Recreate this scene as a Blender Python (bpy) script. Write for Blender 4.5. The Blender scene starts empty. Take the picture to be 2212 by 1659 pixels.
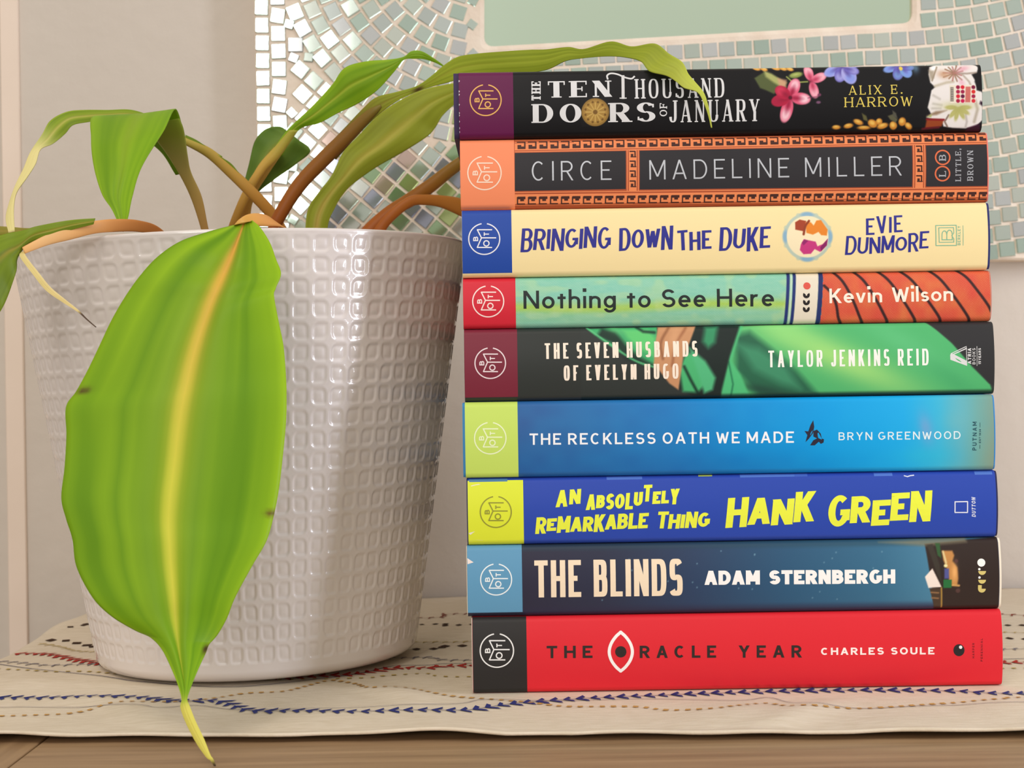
import bpy, math, random
import numpy as np
from mathutils import Vector, Matrix

# ---------------------------------------------------------------- camera, world, lights, exposure
F = 3322.0            # focal length in pixels of the 2212 px wide frame
H = 0.1275            # camera height above the table top
ROLL = 0.0155
CR, SR = math.cos(ROLL), math.sin(ROLL)
scene = bpy.context.scene
C = scene.collection

cam = bpy.data.cameras.new('camera')
cam.sensor_width = 36.0
cam.lens = 36.0 * F / 2212.0
cam.clip_start = 0.01
cam.dof.use_dof = True
cam.dof.focus_distance = 0.624
cam.dof.aperture_fstop = 26.0
camo = bpy.data.objects.new('camera', cam)
C.objects.link(camo)
camo.matrix_world = Matrix(((CR, SR, 0, 0), (0, 0, -1, 0), (-SR, CR, 0, H), (0, 0, 0, 1)))
scene.camera = camo

world = bpy.data.worlds.new('world')
scene.world = world
world.use_nodes = True
_bg = world.node_tree.nodes['Background']
_bg.inputs[1].default_value = 0.72
_wt = world.node_tree
_tc = _wt.nodes.new('ShaderNodeTexCoord')
_sx = _wt.nodes.new('ShaderNodeSeparateXYZ')
_mr = _wt.nodes.new('ShaderNodeMapRange')
_mr.inputs['From Min'].default_value = -1.0
_cr = _wt.nodes.new('ShaderNodeValToRGB')       # dim floor, warm walls, bright ceiling of the room
_els = _cr.color_ramp.elements
_els[0].position, _els[0].color = 0.0, (0.22, 0.16, 0.10, 1)
_els[1].position, _els[1].color = 1.0, (1.0, 0.92, 0.81, 1)
for _p, _c in ((0.46, (0.42, 0.36, 0.29, 1)), (0.56, (0.80, 0.75, 0.66, 1)), (0.7, (1.0, 0.92, 0.81, 1))):
    _e = _els.new(_p)
    _e.color = _c
_wt.links.new(_tc.outputs['Generated'], _sx.inputs[0])
_wt.links.new(_sx.outputs['Z'], _mr.inputs['Value'])
_wt.links.new(_mr.outputs[0], _cr.inputs[0])
_wt.links.new(_cr.outputs[0], _bg.inputs[0])


def area(name, loc, target, sx, sy, power, col):
    l = bpy.data.lights.new(name, 'AREA')
    l.shape = 'RECTANGLE'
    l.size, l.size_y = sx, sy
    l.energy = power
    l.color = col
    o = bpy.data.objects.new(name, l)
    C.objects.link(o)
    o.location = loc
    o.rotation_euler = (Vector(target) - Vector(loc)).to_track_quat('-Z', 'Y').to_euler()
    return o


area('window_light', (1.00, 0.25, 0.26), (-0.06, 0.68, 0.10), 0.15, 0.72, 6.6, (0.84, 0.88, 1.0))
area('far_window_light', (-0.82, -1.9, 0.80), (-0.15, 0.8, 0.25), 0.66, 0.8, 15.0, (1.0, 0.97, 0.94))
area('ceiling_light', (-0.38, -0.30, 1.15), (-0.05, 0.66, 0.1), 0.5, 0.5, 5.0, (1.0, 0.93, 0.85))

scene.view_settings.view_transform = 'Standard'
scene.view_settings.look = 'None'
scene.view_settings.exposure = 0.0
scene.view_settings.gamma = 1.0
scene.view_settings.use_curve_mapping = False

random.seed(7)
RNG = np.random.default_rng(7)


# ---------------------------------------------------------------- helpers
def px2w(x, y, Y):
    """point seen at photo pixel (x, y) at distance Y"""
    u, v = x - 1106.0, 829.5 - y
    return np.array([Y / F * (u * CR + v * SR), Y, H + Y / F * (-u * SR + v * CR)])


def px2table(x, y, z=0.0):
    u, v = x - 1106.0, 829.5 - y
    Y = (H - z) * F / (u * SR - v * CR)
    return px2w(x, y, Y)


def lin(c):
    return tuple(((v / 255) / 12.92 if v / 255 <= 0.04045 else ((v / 255 + 0.055) / 1.055) ** 2.4) for v in c[:3])


def nplin(a):
    a = np.clip(a / 255.0, 0, 1)
    return np.where(a <= 0.04045, a / 12.92, ((a + 0.055) / 1.055) ** 2.4)


MATS = {}


def mat(name, rgb, rough=0.5, metal=0.0, spec=0.28, coat=0.0):
    if name in MATS:
        return MATS[name]
    m = bpy.data.materials.new(name)
    m.use_nodes = True
    b = m.node_tree.nodes['Principled BSDF']
    b.inputs['Base Color'].default_value = (*lin(rgb), 1)
    b.inputs['Roughness'].default_value = rough
    b.inputs['Metallic'].default_value = metal
    b.inputs['Specular IOR Level'].default_value = spec
    b.inputs['Coat Weight'].default_value = coat
    MATS[name] = m
    return m


def node(m, t, **kw):
    n = m.node_tree.nodes.new(t)
    for k, v in kw.items():
        setattr(n, k, v)
    return n


def link(m, a, b):
    m.node_tree.links.new(a, b)


def noise_mat(name, c1, c2, scale=(1, 1, 1), nscale=5, rough=0.6, bump=0.0, bscale=None, detail=4, spec=0.3, bdist=0.001, p0=0.35, p1=0.65):
    m = mat(name, c1, rough, spec=spec)
    b = m.node_tree.nodes['Principled BSDF']
    tc = node(m, 'ShaderNodeTexCoord')
    mp = node(m, 'ShaderNodeMapping')
    mp.inputs['Scale'].default_value = scale
    link(m, tc.outputs['Object'], mp.inputs[0])
    n = node(m, 'ShaderNodeTexNoise')
    n.inputs['Scale'].default_value = nscale
    n.inputs['Detail'].default_value = detail
    link(m, mp.outputs[0], n.inputs['Vector'])
    r = node(m, 'ShaderNodeValToRGB')
    r.color_ramp.elements[0].color = (*lin(c1), 1)
    r.color_ramp.elements[1].color = (*lin(c2), 1)
    r.color_ramp.elements[0].position = p0
    r.color_ramp.elements[1].position = p1
    link(m, n.outputs['Fac'], r.inputs[0])
    link(m, r.outputs[0], b.inputs['Base Color'])
    if bump:
        n2 = node(m, 'ShaderNodeTexNoise')
        n2.inputs['Scale'].default_value = bscale or nscale
        n2.inputs['Detail'].default_value = 3
        link(m, (tc.outputs['Object'] if bscale else mp.outputs[0]), n2.inputs['Vector'])
        bp = node(m, 'ShaderNodeBump')
        bp.inputs['Strength'].default_value = bump
        bp.inputs['Distance'].default_value = bdist
        link(m, n2.outputs['Fac'], bp.inputs['Height'])
        link(m, bp.outputs[0], b.inputs['Normal'])
    return m


def attr_mat(name, rough=0.45, spec=0.4, trans=0.0, metal=0.0, coat=0.0):
    if name in MATS:
        return MATS[name]
    m = mat(name, (128, 128, 128), rough, metal, spec, coat)
    b = m.node_tree.nodes['Principled BSDF']
    a = node(m, 'ShaderNodeAttribute', attribute_name='Col')
    link(m, a.outputs['Color'], b.inputs['Base Color'])
    if trans:
        t = node(m, 'ShaderNodeBsdfTranslucent')
        mx = node(m, 'ShaderNodeMixShader')
        mx.inputs[0].default_value = trans
        out = m.node_tree.nodes['Material Output']
        link(m, a.outputs['Color'], t.inputs[0])
        link(m, b.outputs[0], mx.inputs[1])
        link(m, t.outputs[0], mx.inputs[2])
        link(m, mx.outputs[0], out.inputs['Surface'])
    return m


def mesh_obj(name, verts, faces, m, parent=None, origin=(0, 0, 0), smooth=False, cols=None):
    verts = np.asarray(verts, dtype=np.float64) - np.asarray(origin)
    me = bpy.data.meshes.new(name)
    me.from_pydata(verts.tolist(), [], [tuple(int(i) for i in f) for f in faces])
    me.update()
    if cols is not None:
        at = me.color_attributes.new('Col', 'FLOAT_COLOR', 'POINT')
        c4 = np.ones((len(verts), 4), dtype=np.float32)
        c4[:, :3] = nplin(np.asarray(cols, dtype=np.float64))
        at.data.foreach_set('color', c4.ravel())
    if smooth:
        me.polygons.foreach_set('use_smooth', np.ones(len(me.polygons), dtype=bool))
    if m is not None:
        me.materials.append(m)
    o = bpy.data.objects.new(name, me)
    C.objects.link(o)
    if parent is not None:
        o.parent = parent
    else:
        o.location = origin
    return o


def empty(name, loc, label, cat, group=None):
    o = bpy.data.objects.new(name, None)
    C.objects.link(o)
    o.location = loc
    o.empty_display_size = 0.02
    o['label'] = label
    o['category'] = cat
    if group:
        o['group'] = group
    return o


def boxv(x0, x1, y0, y1, z0, z1):
    v = [(x, y, z) for z in (z0, z1) for y in (y0, y1) for x in (x0, x1)]
    f = [(0, 2, 3, 1), (4, 5, 7, 6), (0, 1, 5, 4), (2, 6, 7, 3), (0, 4, 6, 2), (1, 3, 7, 5)]
    return v, f


def box(name, b, m, parent=None, origin=(0, 0, 0), bevel=0.0, kind=None):
    v, f = boxv(*b)
    o = mesh_obj(name, v, f, m, parent, origin)
    if bevel:
        md = o.modifiers.new('bevel', 'BEVEL')
        md.width = bevel
        md.segments = 3
    if kind:
        o['kind'] = kind
    return o


def grid_faces(nr, nc, closed=False):
    i = np.arange(nr - 1)[:, None]
    j = np.arange(nc if closed else nc - 1)[None, :]
    a = i * nc + j
    b = i * nc + (j + 1) % nc
    return np.stack([a, b, b + nc, a + nc], axis=-1).reshape(-1, 4)


def catmull(P, n):
    """resample control rows P (k, d) to n rows"""
    P = np.asarray(P, dtype=float)
    k = len(P)
    if k == 1:
        return np.repeat(P, n, 0)
    Q = np.vstack([2 * P[0] - P[1], P, 2 * P[-1] - P[-2]])
    t = np.linspace(0, k - 1, n)
    i = np.minimum(t.astype(int), k - 2)
    f = (t - i)[:, None]
    p0, p1, p2, p3 = Q[i], Q[i + 1], Q[i + 2], Q[i + 3]
    return 0.5 * (2 * p1 + (p2 - p0) * f + (2 * p0 - 5 * p1 + 4 * p2 - p3) * f ** 2 + (3 * p1 - p0 - 3 * p2 + p3) * f ** 3)


# ---------------------------------------------------------------- the setting
WALL_Y = 0.920
wall_m = noise_mat('wall_paint', (207, 197, 186), (211, 201, 190), nscale=9, rough=0.62, bump=0.5, bscale=75, bdist=0.0012)
box('wall_back', (-1.5, 1.6, WALL_Y, 1.02, -0.75, 1.5), wall_m, kind='structure')
trim_m = noise_mat('trim_paint', (238, 220, 205), (232, 214, 198), nscale=14, rough=0.5)
tv, tf = [], []
prof = [(-0.2914, 1.0), (-0.2914, 0.9188), (-0.2920, 0.9180), (-0.3020, 0.9180), (-0.3026, 0.9188), (-0.3026, 0.920),
        (-0.3440, 0.923), (-0.3440, 0.9188), (-0.3450, 0.9180), (-0.3700, 0.9180), (-0.3700, 1.0)]
for z in (-0.75, 1.5):
    tv += [(x, y, z) for x, y in prof]
n_ = len(prof)
tf = [(i, (i + 1) % n_, n_ + (i + 1) % n_, n_ + i) for i in range(n_)]
tr = mesh_obj('trim_1', tv, tf, trim_m)
tr['kind'] = 'structure'
floor_m = noise_mat('floor_boards', (120, 92, 66), (140, 110, 80), scale=(1, 12, 1), nscale=4, rough=0.5)
box('floor', (-1.5, 1.6, 0.2, 1.02, -0.78, -0.75), floor_m, kind='structure')

# table with a breadboard end
wood = noise_mat('table_wood', (168, 138, 104), (140, 112, 82), scale=(1.5, 26, 26), nscale=6, rough=0.5, bump=0.25, detail=6)
T0 = (0.18, 0.68, -0.75)
table = empty('side_table', T0, 'brown wooden table under the cloth runner, grain running across its front', 'table')
box('tabletop', (-0.1730, 0.62, 0.45, 0.917, -0.03, 0.0), wood, table, T0, 0.0008)
wood2 = noise_mat('table_wood_end', (160, 130, 96), (136, 108, 78), scale=(26, 1.5, 26), nscale=6, rough=0.5, bump=0.25, detail=6)
box('breadboard_end', (-0.240, -0.1736, 0.45, 0.917, -0.03, 0.0), wood2, table, T0, 0.0008)
box('apron', (-0.2, 0.58, 0.49, 0.87, -0.09, -0.03), wood, table, T0, 0.001)
for lx in (-0.21, 0.55):
    for ly in (0.47, 0.84):
        box('leg', (lx, lx + 0.045, ly, ly + 0.045, -0.75, -0.03), wood, table, T0, 0.002)

# ---------------------------------------------------------------- cloth runner
RZ = 0.0016


def sm(a, b, x):
    t = np.clip((x - a) / (b - a), 0, 1)
    return t * t * (3 - 2 * t)


def front_y(X):
    return 0.5478 - 0.047 * X


def runner_h(X, Y):
    X = np.asarray(X, float)
    Y = np.asarray(Y, float)
    w = 0.0010 * np.sin(46 * X + 22 * Y + 0.5) * np.sin(30 * Y - 9 * X) + 0.0007 * np.sin(95 * X - 40 * Y + 1.1) * np.sin(60 * Y + 20 * X)
    w += 0.0022 * np.exp(-(((X + 0.055) * 0.9 + (Y - 0.635) * 0.8) / 0.012) ** 2) * np.exp(-((Y - 0.63) / 0.022) ** 2)
    w += 0.0016 * np.exp(-((X - 0.100 - (Y - 0.57) * 0.7) / 0.010) ** 2) * sm(0.545, 0.565, Y) * (1 - sm(0.60, 0.612, Y))
    w += 0.0016 * np.exp(-((X + 0.140 + (Y - 0.59) * 0.9) / 0.013) ** 2) * sm(0.545, 0.57, Y) * (1 - sm(0.62, 0.64, Y))
    inb = (1 - sm(0.0, 0.03, np.maximum.reduce([-0.022 - X, X - 0.215, 0.612 - Y, Y - 0.77])))
    dp = np.hypot(X + 0.1200, Y - 0.719)
    inp = 1 - sm(0.080, 0.104, dp)
    w = np.maximum(w, -0.0004) * (1 - inb)
    w = w * (1 - inp) + inp * 0.0 + (1 - sm(0.05, 0.085, dp)) * 0.0
    # lift of the hem at the front and at the left end
    w += 0.0022 * (1 - sm(0.0, 0.012, Y - front_y(X)))
    return RZ + w


nx, ny = 330, 150
xs = np.linspace(0, 1, nx)[:, None]
ys = np.linspace(0, 1, ny)[None, :]
RV = np.zeros((nx, ny, 3))
Yb = 0.9110
for i in range(nx):
    for j in range(ny):
        b = j / (ny - 1)
        yy = 0.55 + b * 0.36
        xl = -0.2434 - 0.0030 * math.sin(17 * yy + 0.6) - 0.0015 * math.sin(48 * yy)
        X = xl + (0.46 - xl) * i / (nx - 1)
        Y0 = front_y(X) + 0.0004 * math.sin(X * 160)
        RV[i, j, 0] = X
        RV[i, j, 1] = Y0 + (Yb - Y0) * b
RV[:, :, 2] = runner_h(RV[:, :, 0], RV[:, :, 1])
edge = np.clip((-0.2394 - RV[:, :, 0]) / 0.006, 0, 1)
RV[:, :, 2] -= 0.0012 * edge ** 2
cloth = noise_mat('runner_linen', (226, 213, 194), (212, 197, 174), scale=(40, 220, 40), nscale=3, rough=0.85, bump=0.35, bscale=900, detail=5, spec=0.1, bdist=0.0004, p0=0.3, p1=0.75)
R0 = (0.1, 0.7, 0.0)
runner = mesh_obj('table_runner', RV.reshape(-1, 3), grid_faces(nx, ny)[:, ::-1], cloth, None, R0, True)
sd = runner.modifiers.new('thickness', 'SOLIDIFY')
sd.thickness = 0.0011
sd.offset = -1
runner['label'] = 'cream linen table runner with rows of coloured embroidery, under the pot and books'
runner['category'] = 'table runner'


def stripe(name, pts, style, col, step, size, lw=2.0, w=0):
    """embroidered row: pts are points of the row, style of stitch"""
    P = np.array([px2table(x, y, RZ)[:2] for x, y in pts])
    if P[0][0] > -0.236:
        P = np.vstack([[-0.237, P[0][1] + 0.001], P])
    P = np.vstack([P, [0.33, P[-1][1] + 0.002], [0.452, P[-1][1] - 0.001]])
    Q = catmull(P, max(60, 24 * len(P)))
    d = np.r_[0, np.cumsum(np.hypot(*np.diff(Q, axis=0).T))]
    V, Fc = [], []

    def put(poly):
        k = len(V)
        for X, Y in poly:
            V.append((X, Y, float(runner_h(X, Y)) + 0.00035))
        Fc.append(tuple(range(k, k + len(poly))))

    def at(s):
        X = np.interp(s, d, Q[:, 0])
        Y = np.interp(s, d, Q[:, 1])
        X2 = np.interp(min(s + 0.001, d[-1]), d, Q[:, 0]) - np.interp(max(s - 0.001, 0), d, Q[:, 0])
        Y2 = np.interp(min(s + 0.001, d[-1]), d, Q[:, 1]) - np.interp(max(s - 0.001, 0), d, Q[:, 1])
        n = math.hypot(X2, Y2) or 1
        return X, Y, X2 / n, Y2 / n

    def line(w_):
        ss = np.arange(0, d[-1], 0.0012)
        for a, b in zip(ss[:-1], ss[1:]):
            xa, ya, ta, sa = at(a)
            xb, yb, tb, sb = at(b)
            put([(xa + sa * w_, ya - ta * w_), (xb + sb * w_, yb - tb * w_), (xb - sb * w_, yb + tb * w_), (xa - sa * w_, ya + ta * w_)])

    if style in ('line', 'chevron', 'curl'):
        line(0.00025 if style != 'line' else lw * 0.0002)
    if style != 'line':
        s = step * 0.5
        while s < d[-1]:
            x, y, tx, ty = at(s)
            g = size * random.uniform(0.85, 1.15)

            def L(a, b):
                b *= 1.6
                return (x + tx * a * g - ty * b * g, y + ty * a * g + tx * b * g)
            if style == 'chevron':      # arrow head pointing left
                put([L(-0.5, 0), L(0.45, 0.75), L(0.5, 0.35), L(0.05, 0)])
                put([L(-0.5, 0), L(0.05, 0), L(0.5, -0.35), L(0.45, -0.75)])
            elif style == 'curl':
                put([L(-0.5, -0.6), L(-0.25, -0.75), L(0.0, 0.15), L(-0.2, 0.3)])
                put([L(-0.2, 0.3), L(0.0, 0.1), L(0.6, 0.25), L(0.5, 0.5)])
            elif style == 'diamond':
                put([L(-0.6, 0), L(0, -0.45), L(0.6, 0), L(0, 0.45)])
            else:
                put([L(-0.5, -0.35), L(0.5, -0.35), L(0.5, 0.35), L(-0.5, 0.35)])
            s += step
    o = mesh_obj(name, V, Fc, mat('thread_' + '_'.join(map(str, col)), col, 0.8, spec=0.1), runner, R0)
    return o


blue = (52, 58, 120)
navy = (50, 52, 92)
red = (176, 52, 44)
tan = (196, 152, 88)
olive = (184, 160, 92)
blk = (66, 44, 32)
grey = (128, 120, 128)
stripe('blue_chevron_stripe', [(-30, 1505), (150, 1508), (300, 1512), (380, 1521), (470, 1518), (540, 1534), (640, 1537), (760, 1541), (900, 1537), (1000, 1535), (1100, 1522), (1200, 1514), (1300, 1508), (1450, 1502), (1590, 1497), (1759, 1493), (1927, 1492), (2068, 1494), (2240, 1499)], 'chevron', blue, 0.0055, 0.0043)
stripe('grey_stripe', [(-30, 1527), (200, 1528), (300, 1535), (340, 1541), (420, 1529), (520, 1533), (760, 1530), (980, 1522), (1050, 1512), (1200, 1515), (1400, 1511), (1590, 1515), (1660, 1508), (1720, 1522), (1850, 1530), (2000, 1524), (2240, 1520)], 'line', grey, 0, 0, 1.2)
stripe('tan_dash_stripe', [(-20, 1546), (60, 1544), (150, 1540), (250, 1525), (400, 1521), (520, 1500), (608, 1495), (650, 1486), (710, 1471), (744, 1474), (771, 1479), (799, 1490), (877, 1490), (932, 1499), (987, 1506), (1054, 1511), (1140, 1518), (1232, 1527), (1372, 1527), (1442, 1534), (1540, 1537), (1591, 1531), (1640, 1523), (1666, 1523), (1711, 1532), (1792, 1532), (1880, 1529), (2026, 1520), (2166, 1512), (2240, 1508)], 'dash', tan, 0.0043, 0.0019)
stripe('red_leaf_stripe', [(30, 1412), (90, 1415), (150, 1424), (230, 1437), (420, 1462), (600, 1466), (711, 1460), (766, 1457), (821, 1449), (863, 1443), (932, 1445), (1001, 1439), (1400, 1437), (2000, 1434), (2240, 1431)], 'chevron', red, 0.0052, 0.0042)
stripe('navy_stripe', [(-10, 1439), (80, 1448), (200, 1459), (250, 1466), (310, 1474), (500, 1485), (700, 1466), (780, 1455), (850, 1440), (930, 1438), (1010, 1434), (1500, 1430), (2240, 1424)], 'line', navy, 0, 0, 1.6)
stripe('grey_curl_stripe', [(-5, 1434), (40, 1436), (90, 1439), (120, 1438), (180, 1436), (500, 1430), (870, 1422), (930, 1421), (1010, 1427), (1500, 1415), (2170, 1404), (2240, 1402)], 'curl', grey, 0.0055, 0.0030)
stripe('olive_dash_stripe', [(10, 1448), (60, 1450), (110, 1453), (200, 1452), (400, 1470), (760, 1466), (840, 1460), (920, 1459), (1000, 1463), (1500, 1450), (2240, 1444)], 'dash', olive, 0.005, 0.0018)
stripe('olive_line_stripe', [(85, 1392), (130, 1397), (220, 1409), (600, 1400), (910, 1388), (1010, 1387), (1500, 1378), (2170, 1367), (2240, 1366)], 'curl', olive, 0.005, 0.0024)
stripe('black_diamond_stripe', [(92, 1387), (130, 1386), (160, 1389), (195, 1394), (218, 1397), (500, 1408), (910, 1403), (955, 1400), (990, 1396), (1500, 1390), (2180, 1381), (2240, 1380)], 'diamond', blk, 0.0082, 0.0044)
stripe('black_dash_stripe', [(140, 1361), (165, 1357), (188, 1355), (208, 1353), (500, 1352), (910, 1349), (960, 1350), (1005, 1354), (1500, 1345), (2240, 1350)], 'diamond', blk, 0.0072, 0.0034)
stripe('brown_stripe', [(190, 1330), (500, 1335), (910, 1334), (960, 1329), (1010, 1325), (1500, 1328), (2180, 1329), (2240, 1331)], 'curl', (140, 62, 48), 0.0062, 0.0032)

# ---------------------------------------------------------------- mosaic mirror on the wall
MIR_Y = 0.9025
MY = MIR_Y       # front of the tiles
GY = 0.9040      # front of the grout


def mir(a, b, Y):
    return px2w(a, b, Y)


mir_root = empty('mosaic_mirror', (0.11, WALL_Y, 0.19), 'wall mirror in a wide pale glass mosaic frame, hanging behind the pot and books', 'mirror')
M0 = (0.11, WALL_Y, 0.19)


def left_x(b):
    return 547 + 0.021 * b


GLASS = [(1046, 100), (1972, 48), (1972, -830), (1046, -830)]


def rrect(P, r, n=6):
    out = []
    k = len(P)
    for i in range(k):
        p = np.array(P[i], float)
        a = np.array(P[i - 1], float) - p
        c = np.array(P[(i + 1) % k], float) - p
        a /= np.linalg.norm(a)
        c /= np.linalg.norm(c)
        for t in np.linspace(0, 1, n):
            out.append(p + a * r * (1 - t) ** 2 + c * r * t ** 2)
    return out


OUT = [(left_x(566), 566), (2470, 560), (2490, -1340), (left_x(-1340), -1340)]
o2 = rrect(OUT, 8)
g2 = rrect(GLASS, 22)
V, Fc = [], []
kk = len(o2)
for pts, Y in ((o2, WALL_Y), (o2, GY + 0.0012), (rrect([(p[0] + (4 if i in (0, 3) else -4), p[1] + (-4 if i < 2 else 4)) for i, p in enumerate(OUT)], 8), GY), (rrect([(p[0] + (-9 if i in (0, 3) else 9), p[1] + (9 if i < 2 else -9)) for i, p in enumerate(GLASS)], 22), GY - 0.001), (g2, GY), (g2, GY + 0.006)):
    for p in pts:
        V.append(px2w(p[0], p[1], MIR_Y) + np.array([0, Y - MIR_Y, 0]))
for r in range(5):
    for i in range(kk):
        a, b = r * kk + i, r * kk + (i + 1) % kk
        Fc.append((a, b, b + kk, a + kk))
grout_m = noise_mat('grout', (236, 222, 206), (226, 208, 190), nscale=60, rough=0.8, bump=0.5, bscale=400, bdist=0.0006)
mesh_obj('grout_frame', V, Fc, grout_m, mir_root, M0)
gv = [px2w(p[0], p[1], MIR_Y) + np.array([0, GY + 0.003 - MIR_Y, 0]) for p in rrect([(p[0] + (-6 if i in (0, 3) else 6), p[1] + (6 if i < 2 else -6)) for i, p in enumerate(GLASS)], 10)]
glass_m = mat('mirror_glass', (222, 244, 226), 0.12, 1.0)
mesh_obj('mirror_glass', gv, [tuple(range(len(gv)))], glass_m, mir_root, M0)

tiles = []
cells = {}


def can(x, y, d):
    i, j = int(x // 40), int(y // 40)
    for a in (i - 1, i, i + 1):
        for b in (j - 1, j, j + 1):
            for (p, q, e) in cells.get((a, b), ()):
                if (p - x) ** 2 + (q - y) ** 2 < ((d + e) / 2) ** 2:
                    return False
    return True


def gb(x):
    if x < 1975:
        return 104 - 0.058 * (x - 1045)
    t = x - 1975
    return 50 - 0.06 * t - t * t / 2600.0


def in_frame(x, y, s):
    if x - s < left_x(y) + 3 or y + s > 560 or x + s > 2468 or y - s < -1332:
        return False
    if 1046 - 14 < x + s and x - s < 1972 + 16 and -844 < y + s and y - s < gb(min(max(x, 1046), 1972)) + 12:
        return False
    return True


def add_tile(x, y, ang, w=31.0, h=31.0, force=False, d=None):
    if not in_frame(x, y, min(w, h) * 0.46):
        return
    dd = d if d is not None else min(w, h) * 1.07
    if not force and not can(x, y, dd):
        return
    tiles.append((x, y, ang, w, h))
    cells.setdefault((int(x // 40), int(y // 40)), []).append((x, y, dd))


ru = random.uniform
y = -1325.0
while y < 556:
    add_tile(left_x(y) + 17, y, ru(-2, 2), 28, 31)
    y += 38.3
y = -1318.0
while y < 556:
    add_tile(left_x(y) + 52, y, 4 + ru(-7, 7), 30, 31)
    y += 38.6
# rows along the bottom and to the right
for k in range(0, 14):
    x = 1050.0 + (k % 2) * 14
    while x < 2470:
        yy = gb(x) + 32 + k * 37.2
        yy = yy + (552 - yy) * 0.0
        sl = math.degrees(math.atan((gb(x + 5) - gb(x - 5)) / 10))
        damp = 1 - k / 14.0
        add_tile(x, yy, sl * (0.4 + 0.6 * damp) + ru(-2, 2), 33, 31)
        x += 37 + ru(-0.8, 1.2)
for k in range(1, 38):
    x = 2006.0
    while x < 2470:
        add_tile(x, gb(x) + 32 - k * 37.2, math.degrees(math.atan((gb(x + 5) - gb(x - 5)) / 10)) + ru(-2, 2), 33, 31)
        x += 37
# arcs sweeping round from the bottom rows to the left side
CX, CY = 1045.0, -150.0
r = 110.0
while r < 470:
    n = int((math.pi / 2) * r / 37.0)
    for i in range(n + 1):
        a = math.pi / 2 + (math.pi / 2) * (i + 0.35) / n
        add_tile(CX + r * math.cos(a), CY + r * math.sin(a), math.degrees(a) - 90 + ru(-2, 2), 32, 31, d=33.5)
    r += 37.2
# diamond laid field in the lower left corner
for i in range(-40, 60):
    for j in range(-40, 60):
        ca, sa = math.cos(math.radians(40)), math.sin(math.radians(40))
        x = 830 + (i * ca - j * sa) * 37.5
        yy = 400 + (i * sa + j * ca) * 37.5
        if yy > -150 and x < 1300:
            add_tile(x, yy, 40 + ru(-3, 3), 32, 31, d=33)
# straight field above
for i in range(-3, 60):
    for j in range(0, 60):
        add_tile(600 + i * 38, -1310 + j * 38, ru(-3, 3), 32, 31)
# small cut fillers
for _ in range(6000):
    add_tile(ru(548, 1040), ru(-160, 556), ru(0, 90), 20, 19, d=23)

V, Fc, Cc = [], [], []
base_cols = [(206, 218, 210), (198, 214, 206), (214, 222, 214), (204, 214, 212), (190, 210, 200), (210, 214, 216)]
corner_reflection_cols = [(176, 176, 198), (160, 188, 150), (212, 188, 178), (186, 200, 140), (204, 216, 208), (168, 172, 190), (208, 212, 206)]  # lilac, green and rose reflections painted into the lower corner tiles' base colour
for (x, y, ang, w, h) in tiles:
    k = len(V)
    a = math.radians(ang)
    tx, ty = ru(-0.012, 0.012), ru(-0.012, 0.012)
    pool = corner_reflection_cols if (x > 700 and x < 1100 and y > 290 + ru(-40, 40)) else base_cols
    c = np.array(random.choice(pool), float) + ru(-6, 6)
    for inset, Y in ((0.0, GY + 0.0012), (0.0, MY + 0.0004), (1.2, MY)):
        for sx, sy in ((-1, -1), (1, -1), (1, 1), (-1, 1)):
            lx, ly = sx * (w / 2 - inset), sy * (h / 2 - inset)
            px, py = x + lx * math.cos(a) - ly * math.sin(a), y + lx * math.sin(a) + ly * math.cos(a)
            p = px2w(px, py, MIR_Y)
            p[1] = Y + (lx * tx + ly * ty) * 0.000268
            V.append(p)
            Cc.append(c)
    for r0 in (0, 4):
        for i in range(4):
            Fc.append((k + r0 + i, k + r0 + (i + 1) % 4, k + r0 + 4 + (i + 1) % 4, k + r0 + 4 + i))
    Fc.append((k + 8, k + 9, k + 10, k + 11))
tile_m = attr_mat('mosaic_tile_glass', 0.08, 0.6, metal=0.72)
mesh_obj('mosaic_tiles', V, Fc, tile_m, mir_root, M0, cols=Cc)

# ---------------------------------------------------------------- potted plant
PX, PY = -0.1200, 0.719
TILT = -0.0225
P0 = (PX, PY, 0.0)
plant = empty('potted_plant', P0, 'leafy green plant with orange stems in an embossed glossy grey ceramic pot', 'potted plant')
PH = 0.1880
RB, RT = 0.0730, 0.1038
PZ = RZ + RB * abs(math.sin(TILT)) + 0.0001


def pot_tilt(P):
    P = np.asarray(P, float)
    x, y, z = P[..., 0], P[..., 1], P[..., 2]
    c, s = math.cos(TILT), math.sin(TILT)
    return np.stack([x * c + z * s + PX, y + PY, -x * s + z * c + PZ], -1)


NC, NR = 72, 20
SC, SRW = 14, 14
nth = NC * SC
zs = np.r_[np.linspace(0.004, 0.0070, 4)[:-1], np.linspace(0.0070, PH - 0.0015, NR * SRW + 1)]
th = np.linspace(0, 2 * math.pi, nth, endpoint=False)
TH, ZZ = np.meshgrid(th, zs)
rad = RB + (RT - RB) * (ZZ / PH)
cellh = 0.00895
colu = TH / (2 * math.pi) * NC
rowu = (ZZ - 0.0075) / cellh
ci, ri = np.floor(colu), np.floor(rowu)
a = colu - ci - 0.5
b = rowu - ri - 0.5
alt = ((ci + ri) % 2) * 2 - 1          # +1 / -1
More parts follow.
